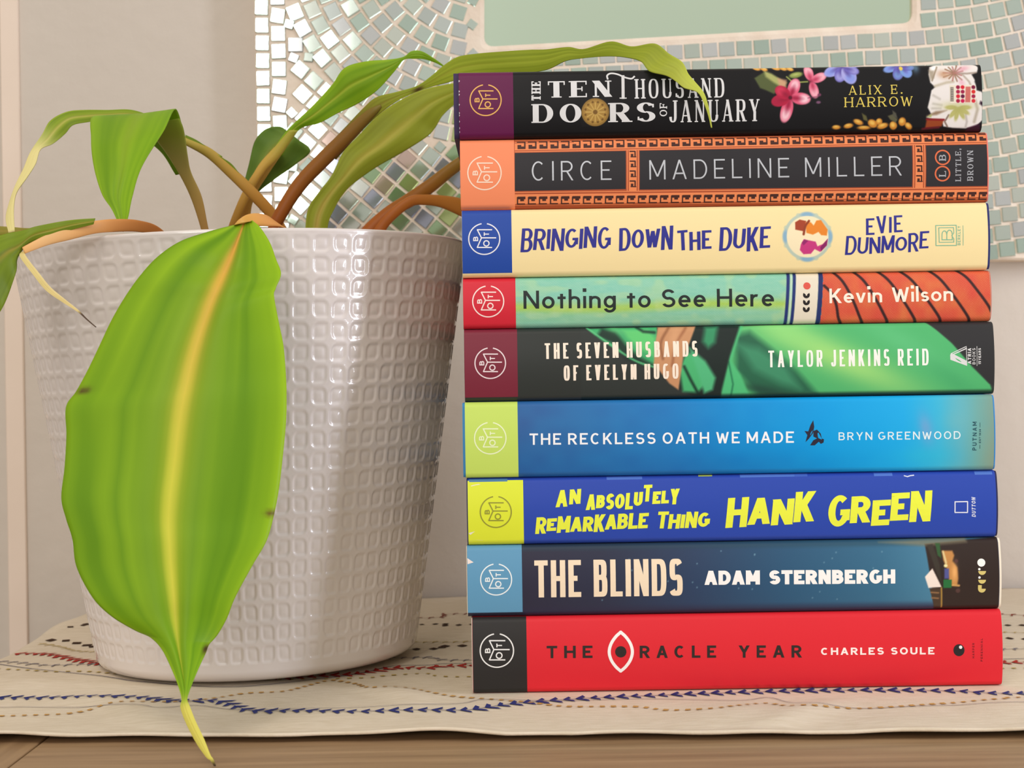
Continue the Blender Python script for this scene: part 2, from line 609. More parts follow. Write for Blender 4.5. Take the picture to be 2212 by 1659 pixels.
# two opposite corners strongly rounded, the other two sharp
diag = np.where(a * b * alt > 0, 0.27, 0.07)
hs = 0.375
qx, qy = np.abs(a) - hs + diag, np.abs(b) - hs + diag
sdf = np.hypot(np.maximum(qx, 0), np.maximum(qy, 0)) + np.minimum(np.maximum(qx, qy), 0) - diag
inside = sm(0.035, -0.06, sdf)
pill = sm(-0.06, -0.30, sdf)
rec = -0.00040 * inside + 0.00022 * pill * inside
rec[ri < 0] = 0
rec *= sm(PH - 0.0025, PH - 0.0045, ZZ)
rec += 0.00010 * np.clip(1 - np.abs(sdf - 0.07) / 0.06, 0, 1) * (ri >= 0)
rad = rad + rec
body = np.stack([rad * np.cos(TH), rad * np.sin(TH), ZZ], -1)


def ring(r_, z_):
    return np.stack([r_ * np.cos(th), r_ * np.sin(th), np.full_like(th, z_)], -1)[None]


low = [ring(RB - 0.022, 0.0008), ring(RB - 0.0050, 0.0), ring(RB - 0.0022, 0.0009), ring(RB - 0.0006, 0.0022)]
top = [ring(RT + 0.0000, PH - 0.0007), ring(RT - 0.0008, PH), ring(RT - 0.0030, PH), ring(RT - 0.0042, PH - 0.001), ring(RT - 0.012, PH - 0.045)]
allr = np.concatenate(low + [body] + top, 0)
PV = pot_tilt(allr)
pot_m = mat('pot_glaze', (226, 217, 214), 0.32, spec=0.5, coat=0.9)
pot_m.node_tree.nodes['Principled BSDF'].inputs['Coat Roughness'].default_value = 0.07
mesh_obj('pot', PV.reshape(-1, 3), grid_faces(len(allr), nth, True), pot_m, plant, P0, True)

# soil
sr, sa_ = 24, 96
V = []
for i in range(sr):
    for j in range(sa_):
        rr = (RT - 0.0075) * (i + 0.02) / (sr - 1)
        t = 2 * math.pi * j / sa_
        V.append((rr * math.cos(t), rr * math.sin(t), 0.167 + 0.004 * (1 - (rr / RT) ** 2) + 0.0022 * math.sin(31 * rr * 10 + 5 * t) * math.cos(9 * t + i) + ru(-0.001, 0.001)))
soil_m = noise_mat('soil', (52, 38, 28), (84, 64, 46), nscale=160, rough=0.95, bump=0.8, bscale=300)
mesh_obj('soil', pot_tilt(V), grid_faces(sr, sa_, True), soil_m, plant, P0, True)

leaf_m = attr_mat('leaf_surface', 0.45, 0.2, trans=0.24)
stem_m = attr_mat('stem_surface', 0.45, 0.3, trans=0.22)


def vnoise(u, v, su, sv, seed):
    """smooth value noise on (u, v)"""
    rg = np.random.default_rng(seed)
    G = rg.random((64, 64))
    x, y = u * su, v * sv
    i, j = np.floor(x).astype(int), np.floor(y).astype(int)
    f, g = x - i, y - j
    f, g = f * f * (3 - 2 * f), g * g * (3 - 2 * g)
    A = lambda p, q: G[p % 64, q % 64]
    return (A(i, j) * (1 - f) + A(i + 1, j) * f) * (1 - g) + (A(i, j + 1) * (1 - f) + A(i + 1, j + 1) * f) * g


def blade(st, parent, greens, ribs, ribw=0.10, cup=0.004, crease=0.0015, seed=1, n=130, m=27, tipcol=None, basecol=None, ripple=0.0006, spots=(), edge_light=0.25, thick=0.0005):
    """st rows: lx, ly, rx, ry, Y [, mx, my]; greens (dark, light); ribs (base, tip)"""
    rows = []
    for s in st:
        lx, ly, rx, ry, Y = s[:5]
        mx, my = (s[5], s[6]) if len(s) > 5 else ((lx + rx) / 2, (ly + ry) / 2)
        rows.append((lx, ly, rx, ry, Y, mx, my))
    R = catmull(rows, n)
    U = np.linspace(-1, 1, m)
    V = np.zeros((n, m, 3))
    for i in range(n):
        lx, ly, rx, ry, Y, mx, my = R[i]
        vv = i / (n - 1)
        wpx = math.hypot(rx - lx, ry - ly)
        for j, u in enumerate(U):
            au = abs(u)
            ex, ey = (lx, ly) if u < 0 else (rx, ry)
            x, y = mx + (ex - mx) * au, my + (ey - my) * au
            k = min(1.0, wpx / 140.0)
            dY = k * (cup * au ** 1.6 + crease * math.exp(-(au / 0.14) ** 2)) + ripple * k * au * math.sin(vv * 34 + (2 if u > 0 else 0) + seed)
            V[i, j] = px2w(x, y, Y + dY)
    UU, VVV = np.meshgrid(U, np.linspace(0, 1, n))
    g0, g1 = np.array(greens[0], float), np.array(greens[1], float)
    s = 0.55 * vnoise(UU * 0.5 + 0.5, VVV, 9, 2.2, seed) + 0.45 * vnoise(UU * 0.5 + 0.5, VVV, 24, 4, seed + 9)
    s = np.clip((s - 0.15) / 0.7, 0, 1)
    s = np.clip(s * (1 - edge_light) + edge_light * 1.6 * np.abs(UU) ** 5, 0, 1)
    col = g0 + (g1 - g0) * s[..., None]
    rb = np.array(ribs[0], float) + (np.array(ribs[1], float) - np.array(ribs[0], float)) * np.clip(VVV * 2.4, 0, 1)[..., None]
    rw = ribw * (1.25 - 0.7 * VVV)
    f = np.exp(-(np.abs(UU) / rw) ** 2.2) * np.clip((1.02 - VVV) * 2.2, 0, 1) * ribs[2]
    glow = 0.35 * np.exp(-(np.abs(UU) / (rw * 2.6)) ** 2) * np.clip((1 - VVV) * 1.5, 0, 1) * ribs[2]
    col = col * (1 - glow[..., None]) + np.array((176, 190, 60.0)) * glow[..., None]
    col = col * (1 - f[..., None]) + rb * f[..., None]
    if tipcol is not None:
        v0, v1, tc = tipcol
        t = sm(v0, v1, VVV)[..., None]
        col = col * (1 - t) + np.array(tc, float) * t
    if basecol is not None:
        t = (1 - sm(basecol[0], basecol[1], VVV))[..., None]
        col = col * (1 - t) + np.array(basecol[2], float) * t
    for (su, sv, ru_, rv_, sc) in spots:
        t = np.exp(-((UU - su) / ru_) ** 2 - ((VVV - sv) / rv_) ** 2)[..., None]
        col = col * (1 - t) + np.array(sc, float) * t
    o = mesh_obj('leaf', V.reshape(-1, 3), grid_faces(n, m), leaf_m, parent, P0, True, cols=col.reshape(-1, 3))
    so = o.modifiers.new('thickness', 'SOLIDIFY')
    so.thickness = thick
    so.offset = 0
    return o


def petiole(st, parent, cols, n=70, m=14, flat=0.7):
    """st rows: lx, ly, rx, ry, Y; cols list of colours along the stem"""
    R = catmull([s[:5] for s in st], n)
    CC = catmull(cols, n)
    V = np.zeros((n, m, 3))
    K = np.zeros((n, m, 3))
    for i in range(n):
        lx, ly, rx, ry, Y = R[i]
        a, b = px2w(lx, ly, Y), px2w(rx, ry, Y)
        c, w = (a + b) / 2, (b - a) / 2
        d = np.linalg.norm(w) * flat
        for j in range(m):
            t = 2 * math.pi * j / m
            V[i, j] = c + w * math.cos(t) + np.array([0, -d, 0]) * math.sin(t)
            K[i, j] = CC[i]
    f = grid_faces(n, m, True).tolist()
    f.append(tuple(range(m - 1, -1, -1)))
    f.append(tuple((n - 1) * m + j for j in range(m)))
    o = mesh_obj('petiole', V.reshape(-1, 3), f, stem_m, parent, (0, 0, 0), True, cols=K.reshape(-1, 3))
    o.data.transform(Matrix.Translation(-Vector(P0)))
    return o


OR1, OR2, OR3 = (196, 118, 44), (232, 152, 66), (250, 190, 112)
G1 = ((98, 142, 36), (152, 192, 52))
# large drooping leaf in front of the pot
L1 = [(505, 487, 545, 477, .606, 527, 484), (455, 500, 562, 492, .600, 512, 525), (390, 522, 583, 525, .595, 498, 560), (340, 556, 596, 560, .592, 484, 592), (300, 600, 607, 592, .588, 470, 622), (268, 646, 596, 622, .586, 458, 650),
      (240, 695, 592, 640, .583, 444, 690), (215, 748, 603, 700, .580, 428, 735), (190, 800, 612, 745, .577, 414, 785), (165, 846, 617, 800, .574, 404, 830), (143, 880, 619, 850, .571, 395, 870), (144, 940, 618, 910, .568, 386, 925), (140, 1010, 611, 985, .564, 377, 1000),
      (133, 1075, 602, 1060, .560, 368, 1070), (143, 1120, 590, 1120, .557, 364, 1125), (157, 1165, 575, 1170, .554, 366, 1170), (166, 1225, 545, 1222, .551, 370, 1225), (200, 1290, 508, 1290, .547, 376, 1290), (240, 1330, 490, 1335, .545, 379, 1335), (290, 1360, 470, 1370, .543, 382, 1368),
      (325, 1376, 452, 1392, .541, 385, 1395), (350, 1402, 444, 1412, .539, 388, 1418), (370, 1442, 430, 1442, .536, 393, 1448), (385, 1480, 413, 1482, .532, 398, 1482), (393, 1510, 404, 1510, .529, 399, 1510), (391, 1530, 409, 1525, .527), (404, 1565, 422, 1558, .523), (425, 1605, 441, 1598, .518), (446, 1635, 454, 1631, .5145), (455, 1642, 460, 1640, .5135), (463, 1655, 466, 1654, .5118)]
lf = blade(L1, plant, ((104, 154, 20), (170, 210, 36)), ((252, 186, 92), (230, 226, 76), 0.95), 0.10, 0.006, 0.002, 3, 240, 41, (0.77, 0.845, (232, 224, 108)),
           spots=((-0.93, 0.30, 0.05, 0.006, (92, 70, 40)), (0.94, 0.685, 0.10, 0.016, (74, 50, 34)), (0.0, 1.0, 2, 0.022, (70, 52, 36)), (0.97, .46, .05, .004, (110, 80, 44))))
lf['label'] = 'large drooping leaf hanging in front of the pot'
petiole([(640, 640, 665, 640, .690), (620, 560, 650, 560, .680), (606, 500, 640, 512, .665), (585, 470, 614, 492, .645), (560, 461, 578, 489, .632), (535, 463, 548, 488, .622), (516, 474, 540, 484, .612), (505, 487, 545, 478, .6062)], lf, [(200, 120, 50), (226, 150, 70), (244, 176, 100), (240, 184, 90), (238, 190, 84)])

# hanging leaf folded over at left
L2 = [(380, 378, 409, 372, .701), (345, 325, 403, 340, .698), (285, 285, 399, 300, .692), (204, 251, 380, 236, .676, 306, 246), (197, 300, 353, 284, .656, 272, 300), (203, 360, 306, 362, .646, 264, 362), (220, 418, 286, 425, .640), (243, 455, 277, 468, .636), (264, 500, 267, 500, .633)]
lf = blade(L2, plant, ((116, 162, 26), (162, 202, 40)), ((220, 200, 110), (150, 180, 50), 0.55), 0.14, 0.004, 0.001, 5)
petiole([(470, 660, 486, 660, .712), (449, 560, 467, 560, .706), (434, 495, 450, 492, .703), (413, 430, 436, 425, .7005), (388, 378, 413, 372, .698), (362, 336, 406, 338, .694), (338, 304, 401, 302, .689), (322, 284, 396, 276, .685), (318, 270, 388, 256, .682)], lf, [(206, 140, 76), (212, 160, 92), (218, 186, 104), (214, 204, 116), (182, 194, 76), (164, 186, 60)], flat=0.16)
# narrow twisted leaf running out to the left
L3 = [(480, 338, 474, 346, .716), (440, 313, 434, 328, .716), (397, 293, 396, 309, .714), (340, 258, 336, 276, .708), (286, 238, 286, 256, .702), (230, 238, 232, 258, .698), (182, 238, 190, 264, .694), (144, 242, 157, 271, .690), (109, 261, 140, 290, .686), (91, 291, 114, 311, .683), (66, 329, 88, 323, .680), (51, 365, 77, 354, .676), (33, 402, 58, 384, .672), (19, 443, 36, 416, .668), (13, 473, 30, 453, .665), (19, 503, 32, 500, .662)]
lf = blade(L3, plant, ((120, 150, 40), (168, 190, 60)), ((214, 200, 96), (214, 206, 110), 0.8), 0.22, 0.003, 0.001, 8, tipcol=(0.52, 0.68, (248, 238, 170)))
petiole([(650, 640, 670, 625, .735), (610, 530, 630, 515, .728), (578, 472, 596, 455, .724), (534, 424, 552, 406, .720), (492, 382, 508, 365, .718), (446, 340, 458, 322, .716), (398, 312, 402, 296, .714)], lf, [(196, 124, 54), (206, 142, 62), (214, 160, 74), (214, 176, 82), (206, 186, 86)])
mg = blade([(400, 291, 404, 302, .7135), (430, 306, 432, 318, .7145), (468, 334, 464, 346, .7155), (498, 352, 488, 366, .717), (520, 378, 506, 386, .718), (545, 405, 536, 410, .720)], lf, ((116, 144, 42), (140, 164, 52)), ((190, 180, 70), (190, 180, 70), 0.2), 0.2, 0.001, 0.0, 41, 50, 9)
mg.name = 'leaf_margin'
# small dark leaf behind the crossing stems
L6 = [(519, 470, 536, 478, .752), (526, 405, 552, 424, .752), (538, 355, 590, 390, .752), (551, 305, 636, 357, .752, 586, 335), (575, 279, 670, 327, .753, 620, 300), (604, 274, 646, 304, .754, 626, 290), (618, 283, 628, 294, .755)]
lf = blade(L6, plant, ((84, 118, 40), (112, 142, 50)), ((222, 174, 86), (206, 190, 90), 0.95), 0.2, 0.004, 0.001, 11)
petiole([(470, 660, 488, 664, .752), (500, 540, 520, 545, .752), (516, 480, 538, 486, .752), (528, 420, 548, 430, .7515), (556, 360, 580, 376, .7505), (592, 318, 610, 332, .750)], lf, [(190, 126, 50), (204, 146, 62), (220, 176, 84), (222, 186, 92)])
# bright pointed leaf rising to the right
L5 = [(586, 330, 608, 338, .744, 597, 334), (622, 280, 646, 280, .742, 632, 281), (676, 229, 690, 266, .738, 680, 247), (718, 183, 731, 244, .735, 724, 212), (745, 147, 773, 224, .732, 757, 186), (790, 133, 814, 196, .729, 798, 166), (840, 129, 850, 157, .727, 844, 144), (872, 123, 872, 130, .726, 872, 127), (889, 111, 895, 127, .725), (911, 111, 917, 128, .724), (936, 125, 940, 135, .722), (957, 140, 958, 144, .720)]
lf = blade(L5, plant, ((114, 160, 24), (164, 202, 40)), ((206, 196, 86), (190, 210, 70), 0.8), 0.10, 0.003, 0.0015, 13)
petiole([(462, 660, 480, 664, .7455), (484, 530, 500, 534, .7455), (494, 487, 512, 492, .7455), (524, 414, 542, 422, .7455), (556, 362, 572, 372, .7450), (586, 326, 604, 340, .7440), (624, 282, 644, 282, .7420)], lf, [(190, 126, 50), (198, 140, 54), (214, 168, 76), (220, 184, 86), (186, 184, 70)])
# long leaf arching over the top book
L7 = [(700, 322, 726, 345, .700, 711, 335), (745, 276, 762, 304, .697, 752, 291), (787, 232, 796, 268, .694, 791, 252), (814, 210, 830, 238, .692, 822, 226), (856, 199, 864, 215, .690, 860, 208), (900, 186, 906, 196, .688, 903, 191), (930, 166, 934, 187, .686), (960, 141, 962, 180, .683), (990, 123, 990, 172, .680), (1032, 116, 1032, 164, .676), (1080, 112, 1080, 161, .671), (1142, 108, 1140, 158, .665), (1180, 107, 1184, 150, .660), (1228, 102, 1222, 132, .655), (1262, 106, 1260, 126, .651), (1320, 90, 1310, 122, .645), (1365, 101, 1350, 124, .639), (1415, 95, 1384, 133, .632), (1446, 117, 1403, 154, .6205), (1474, 135, 1440, 164, .6165), (1487, 160, 1460, 176, .614), (1502, 178, 1478, 190, .612), (1519, 199, 1506, 199, .610), (1528, 222, 1520, 222, .609), (1534, 250, 1530, 250, .609), (1538, 276, 1536, 276, .6095)]
lf = blade(L7, plant, ((132, 150, 34), (186, 200, 62)), ((150, 118, 44), (180, 192, 60), 0.5), 0.12, 0.002, 0.0006, 17, 220, 25, (0.62, 0.85, (208, 216, 92)), (0.0, 0.2, (136, 120, 44)), 0.0012, spots=((0.4, 0.20, 0.7, 0.012, (80, 58, 30)),))
lf['label'] = 'long pale leaf arching over the top book'
petiole([(540, 620, 566, 632, .706), (576, 500, 604, 508, .704), (590, 462, 616, 474, .703), (634, 390, 660, 408, .702), (690, 330, 716, 350, .700), (746, 277, 766, 300, .6972), (790, 240, 800, 262, .694), (808, 230, 816, 244, .6925), (822, 225, 825, 232, .692)], lf, [(168, 84, 28), (172, 92, 32), (168, 104, 40), (150, 106, 42), (140, 116, 44), (134, 122, 44)])
# broad yellow-green leaf behind, ending behind the stack
L8 = [(676, 600, 712, 600, .762), (662, 520, 706, 520, .766), (661, 480, 710, 480, .768), (668, 446, 722, 452, .770), (690, 414, 738, 424, .772), (716, 380, 762, 398, .774), (742, 328, 812, 362, .776), (772, 297, 868, 330, .778), (814, 252, 920, 297, .780), (856, 222, 940, 276, .782), (908, 196, 956, 250, .783), (958, 184, 984, 224, .784), (1000, 178, 1014, 206, .785), (1030, 186, 1034, 194, .786)]
lf = blade(L8, plant, ((140, 148, 36), (178, 186, 60)), ((206, 164, 92), (214, 200, 96), 0.75), 0.26, 0.004, 0.0015, 21)
# two orange stems reaching behind the stack
L9 = [(770, 520, 812, 528, .775), (784, 490, 824, 496, .776), (830, 449, 862, 462, .777), (872, 422, 892, 446, .778), (922, 388, 938, 414, .780), (962, 358, 974, 384, .782), (1000, 332, 1008, 358, .784), (1040, 305, 1046, 330, .787)]
o = petiole([(752, 600, 790, 612, .774)] + L9, plant, [(184, 96, 34), (190, 104, 36), (180, 112, 40), (160, 116, 44), (150, 122, 48)])
o.name = 'leaf_stem'
L9b = [(800, 520, 830, 522, .770), (812, 488, 836, 494, .770), (846, 450, 862, 466, .770), (884, 424, 890, 446, .771), (917, 420, 914, 443, .772), (955, 422, 950, 448, .774), (995, 428, 992, 466, .777), (1040, 446, 1030, 486, .781)]
o = petiole([(786, 600, 818, 604, .770)] + L9b, plant, [(184, 96, 34), (192, 106, 38), (194, 116, 42), (192, 124, 48), (188, 126, 52)], flat=0.5)
o.name = 'leaf_stem'
# leaf lying over the left rim
L10 = [(206, 472, 202, 484, 0.6150), (160, 475, 152, 497, 0.6130), (120, 481, 110, 512, 0.6110), (80, 489, 62, 528, 0.6090), (45, 499, 38, 556, 0.6070, 40, 532), (10, 506, 34, 588, 0.6040, 14, 546), (-30, 520, 17, 638, 0.6010, -10, 570), (-70, 560, -4, 680, 0.5990, -36, 620), (-70, 640, -40, 720, 0.5970)]
lf = blade(L10, plant, ((106, 130, 36), (146, 168, 48)), ((206, 180, 90), (180, 160, 70), 0.8), 0.16, 0.003, 0.001, 31)
petiole([(420, 640, 424, 660, 0.6790), (385, 540, 388, 560, 0.6670), (345, 492, 342, 512, 0.6530), (300, 476, 298, 501, 0.6390), (250, 473, 248, 501, 0.6270), (205, 477, 203, 505, 0.6190), (150, 486, 152, 518, 0.6140), (104, 505, 106, 529, 0.6110), (72, 521, 75, 540, 0.6090), (48, 534, 54, 548, 0.6075)], lf, [(186, 104, 44), (206, 126, 58), (226, 154, 84), (248, 190, 122), (252, 204, 142), (250, 196, 126)], flat=0.35)
# dry cream tip hanging across the pot
L11 = [(46, 545, 56, 542, 0.6085), (44, 556, 56, 553, 0.6070), (72, 594, 83, 588, 0.6030), (100, 628, 109, 620, 0.6000), (134, 652, 140, 646, 0.5980), (168, 674, 171, 671, 0.5960), (186, 690, 188, 688, 0.5950), (206, 707, 208, 706, 0.5930)]
lf = blade(L11, plant, ((248, 226, 160), (252, 234, 176)), ((252, 230, 168), (250, 226, 160), 0.5), 0.3, 0.001, 0.0005, 33, tipcol=(0.70, 0.78, (104, 84, 70)))
lf['label'] = 'withered cream leaf tip'
# olive leaf end showing at the left edge
L12 = [(-20, 488, -20, 508, .690), (20, 490, 18, 508, .690), (58, 493, 58, 503, .690), (90, 492, 90, 498, .690)]
blade(L12, plant, ((150, 140, 52), (170, 160, 66)), ((190, 160, 80), (190, 160, 80), 0.6), 0.2, 0.001, 0.0005, 35, 30, 9)

# ---------------------------------------------------------------- lettering
def A_(*p):
    return list(p)


GL = {
    'A': (.78, [('L', 0, 0, .5, 1, 'b'), ('L', .5, 1, 1, 0, 's'), ('B', .28, .2, .8)]),
    'B': (.66, [('S', 0, 0, 1, 's'), ('B', 1, 0, .5), ('B', .53, 0, .55), ('B', 0, 0, .55), ('E', .5, .765, .42, .235, -90, 90), ('E', .55, .265, .45, .265, -90, 90)]),
    'C': (.74, [('E', .5, .5, .5, .5, 48, 312)]),
    'D': (.74, [('S', 0, 0, 1, 's'), ('B', 1, 0, .45), ('B', 0, 0, .45), ('E', .45, .5, .55, .5, -90, 90)]),
    'E': (.58, [('S', 0, 0, 1, 's'), ('B', 1, 0, 1), ('B', .51, 0, .88), ('B', 0, 0, 1)]),
    'F': (.55, [('S', 0, 0, 1, 's'), ('B', 1, 0, 1), ('B', .5, 0, .88)]),
    'G': (.77, [('E', .5, .5, .5, .5, 50, 330), ('B', .44, .58, 1), ('S', 1, .12, .44, 's')]),
    'H': (.72, [('S', 0, 0, 1, 's'), ('S', 1, 0, 1, 's'), ('B', .51, 0, 1)]),
    'I': (.0, [('S', .5, 0, 1, 's')]),
    'J': (.5, [('S', 1, .28, 1, 's'), ('E', .5, .28, .5, .28, 185, 360)]),
    'K': (.68, [('S', 0, 0, 1, 's'), ('L', .12, .36, .96, 1, 'b'), ('L', .36, .58, 1, 0, 's')]),
    'L': (.54, [('S', 0, 0, 1, 's'), ('B', 0, 0, 1)]),
    'M': (.90, [('S', 0, 0, 1, 'b'), ('S', 1, 0, 1, 's'), ('L', 0, 1, .5, .12, 's'), ('L', .5, .12, 1, 1, 'b')]),
    'N': (.74, [('S', 0, 0, 1, 'b'), ('S', 1, 0, 1, 'b'), ('L', 0, 1, 1, 0, 's')]),
    'O': (.80, [('E', .5, .5, .5, .5, 0, 360)]),
    'P': (.62, [('S', 0, 0, 1, 's'), ('B', 1, 0, .5), ('B', .46, 0, .5), ('E', .5, .73, .5, .27, -90, 90)]),
    'R': (.68, [('S', 0, 0, 1, 's'), ('B', 1, 0, .5), ('B', .47, 0, .5), ('E', .5, .735, .45, .265, -90, 90), ('L', .48, .47, 1, 0, 's')]),
    'S': (.62, [('E', .5, .745, .47, .255, 25, 270), ('E', .5, .255, .5, .255, -155, 90)]),
    'T': (.64, [('S', .5, 0, 1, 's'), ('B', 1, 0, 1)]),
    'U': (.70, [('S', 0, .3, 1, 's'), ('S', 1, .3, 1, 'b'), ('E', .5, .3, .5, .3, 180, 360)]),
    'V': (.74, [('L', 0, 1, .5, 0, 's'), ('L', .5, 0, 1, 1, 'b')]),
    'W': (1.05, [('L', 0, 1, .26, 0, 's'), ('L', .26, 0, .5, .95, 'b'), ('L', .5, .95, .74, 0, 's'), ('L', .74, 0, 1, 1, 'b')]),
    'X': (.72, [('L', 0, 1, 1, 0, 's'), ('L', 0, 0, 1, 1, 'b')]),
    'Y': (.72, [('L', 0, 1, .5, .42, 's'), ('L', 1, 1, .5, .42, 'b'), ('S', .5, 0, .44, 's')]),
    '1': (.25, [('S', 1, 0, 1, 's'), ('L', 0, .75, 1, 1, 'b')]),
    '3': (.5, [('E', .45, .74, .5, .26, -90, 150), ('E', .45, .26, .55, .26, -150, 90)]),
    '5': (.5, [('B', 1, 0, 1), ('S', 0, .55, 1, 's'), ('E', .4, .32, .6, .32, -140, 120)]),
    '8': (.5, [('E', .5, .75, .42, .25, 0, 360), ('E', .5, .26, .5, .26, 0, 360)]),
    '.': (.0, [('Q', .5, 0)]),
    ',': (.0, [('Q', .5, 0), ('L', .2, -.16, .6, .04, 'b')]),
    # lower case, x-height .64
    'o': (.56, [('E', .5, .31, .5, .31, 0, 360)]),
    'e': (.54, [('E', .5, .31, .5, .31, 0, 315), ('B', .31, .05, 1)]),
    't': (.30, [('S', .5, 0, .86, 's'), ('B', .60, 0, 1)]),
    'h': (.50, [('S', 0, 0, 1.06, 's'), ('E', .5, .40, .5, .22, 0, 180), ('S', 1, 0, .42, 's')]),
    'n': (.50, [('S', 0, 0, .64, 's'), ('E', .5, .40, .5, .22, 0, 180), ('S', 1, 0, .42, 's')]),
    'i': (.0, [('S', .5, 0, .64, 's'), ('Q', .5, .90)]),
    'g': (.54, [('E', .5, .31, .5, .31, 0, 360), ('S', 1, -.08, .64, 's'), ('E', .5, -.06, .5, .24, 195, 360)]),
    'r': (.32, [('S', 0, 0, .64, 's'), ('E', .85, .34, .85, .28, 75, 180)]),
    'v': (.52, [('L', 0, .64, .5, 0, 's'), ('L', .5, 0, 1, .64, 's')]),
    'l': (.0, [('S', .5, 0, 1.06, 's')]),
    's': (.40, [('E', .5, .465, .46, .155, 25, 270), ('E', .5, .155, .5, .155, -155, 90)]),
}


def glyph_polys(ch, W, Hh, stem, bar, serif=0.0, sq=2.0):
    """list of 4-gons in glyph space (x right, y up)"""
    hw, hh = stem / 2, bar / 2
    out = []

    def mx(u):
        return hw + u * (W - 2 * hw)

    def my(v):
        return hh + v * (Hh - 2 * hh)

    def ys_(v):
        if v <= 0:
            return 0.0 if v == 0 else v * Hh
        if abs(v - 1) < 1e-6 or v > 1:
            return v * Hh
        if abs(v - .64) < 1e-6:
            return my(.62) + hh
        return my(v)

    def quad(x0, x1, y0, y1, n=1):
        for i in range(n):
            a, b = y0 + (y1 - y0) * i / n, y0 + (y1 - y0) * (i + 1) / n
            out.append([(x0, a), (x1, a), (x1, b), (x0, b)])
    for pr in GL[ch][1]:
        k = pr[0]
        if k == 'S':
            _, u, v0, v1, w = pr
            h_ = hw if w == 's' else (hw if serif == 0 else max(hh, hw * 0.35))
            x = mx(u)
            quad(x - h_, x + h_, ys_(v0), ys_(v1), 5)
            if serif:
                for v in (v0, v1):
                    if v in (0, 1):
                        yy = 0 if v == 0 else Hh - bar
                        quad(x - h_ - serif, x + h_ + serif, yy, yy + bar * 0.9)
        elif k == 'L':
            _, u0, v0, u1, v1, w = pr
            wt = stem if (w == 's' or serif == 0) else max(bar, stem * 0.35)
            xa, xb, ya, yb = mx(u0), mx(u1), ys_(v0), ys_(v1)
            ln = math.hypot(xb - xa, yb - ya)
            dx = min(wt / 2 * ln / max(abs(yb - ya), 1e-6), wt * 1.3)
            for i in range(5):
                f0, f1 = i / 5, (i + 1) / 5
                p, q = (xa + (xb - xa) * f0, ya + (yb - ya) * f0), (xa + (xb - xa) * f1, ya + (yb - ya) * f1)
                out.append([(p[0] - dx, p[1]), (p[0] + dx, p[1]), (q[0] + dx, q[1]), (q[0] - dx, q[1])])
            if serif:
                for (x, v) in ((xa, v0), (xb, v1)):
                    if v in (0, 1) and not (ch == 'N') and not (ch in 'AVW' and (0.2 < (x / W) < 0.8)):
                        yy = 0 if v == 0 else Hh - bar
                        quad(x - dx - serif * .8, x + dx + serif * .8, yy, yy + bar * 0.9)
        elif k == 'B':
            _, v, u0, u1 = pr
            y = my(v)
            x0 = 0.0 if u0 == 0 else mx(u0)
            x1 = W if u1 == 1 else mx(u1)
            quad(x0, x1, y - hh, y + hh)
            if serif and ch in 'EFLT':
                hgt = Hh * 0.2
                if v == 1:
                    quad(x1 - bar, x1, y - hgt, y + hh)
                    if ch == 'T':
                        quad(x0, x0 + bar, y - hgt, y + hh)
                elif v == 0:
                    quad(x1 - bar, x1, y - hh, y + hgt)
                else:
                    quad(x1 - bar, x1, y - hgt * .7, y + hgt * .7)
        elif k == 'E':
            _, cx, cy, rx, ry, a0, a1 = pr
            n = max(6, int(abs(a1 - a0) / 11))
            X, Y = mx(cx), my(cy)
            Rx, Ry = rx * (W - 2 * hw), ry * (Hh - 2 * hh)

            def pt(t, s):
                c, s_ = math.cos(t), math.sin(t)
                c = math.copysign(abs(c) ** (2 / sq), c)
                s_ = math.copysign(abs(s_) ** (2 / sq), s_)
                return (X + (Rx + s * hw) * c, Y + (Ry + s * hh) * s_)
            for i in range(n):
                t0 = math.radians(a0 + (a1 - a0) * i / n)
                t1 = math.radians(a0 + (a1 - a0) * (i + 1) / n)
                out.append([pt(t0, -1), pt(t0, 1), pt(t1, 1), pt(t1, -1)])
            if serif and ch in 'CGS':
                for t, sgn in (((a0, -1), (a1, 1)) if ch == 'C' else (((a0, -1),) if ch == 'G' else (((a0, -1),) if cy > .5 else ((a0, 1),)))):
                    p = pt(math.radians(t), 0)
                    quad(p[0] - bar * .5 + hw * .5, p[0] + bar * .8 + hw * .5, p[1] - Hh * .09, p[1] + Hh * .09) if ch != 'S' or cy > .5 else quad(p[0] - bar * .8 - hw * .5, p[0] + bar * .5 - hw * .5, p[1] - Hh * .09, p[1] + Hh * .09)
        elif k == 'Q':
            _, u, v = pr
            x, y = mx(u), v * Hh
            rr = stem * 0.62
            quad(x - rr, x + rr, y, y + 2 * rr)
    return out


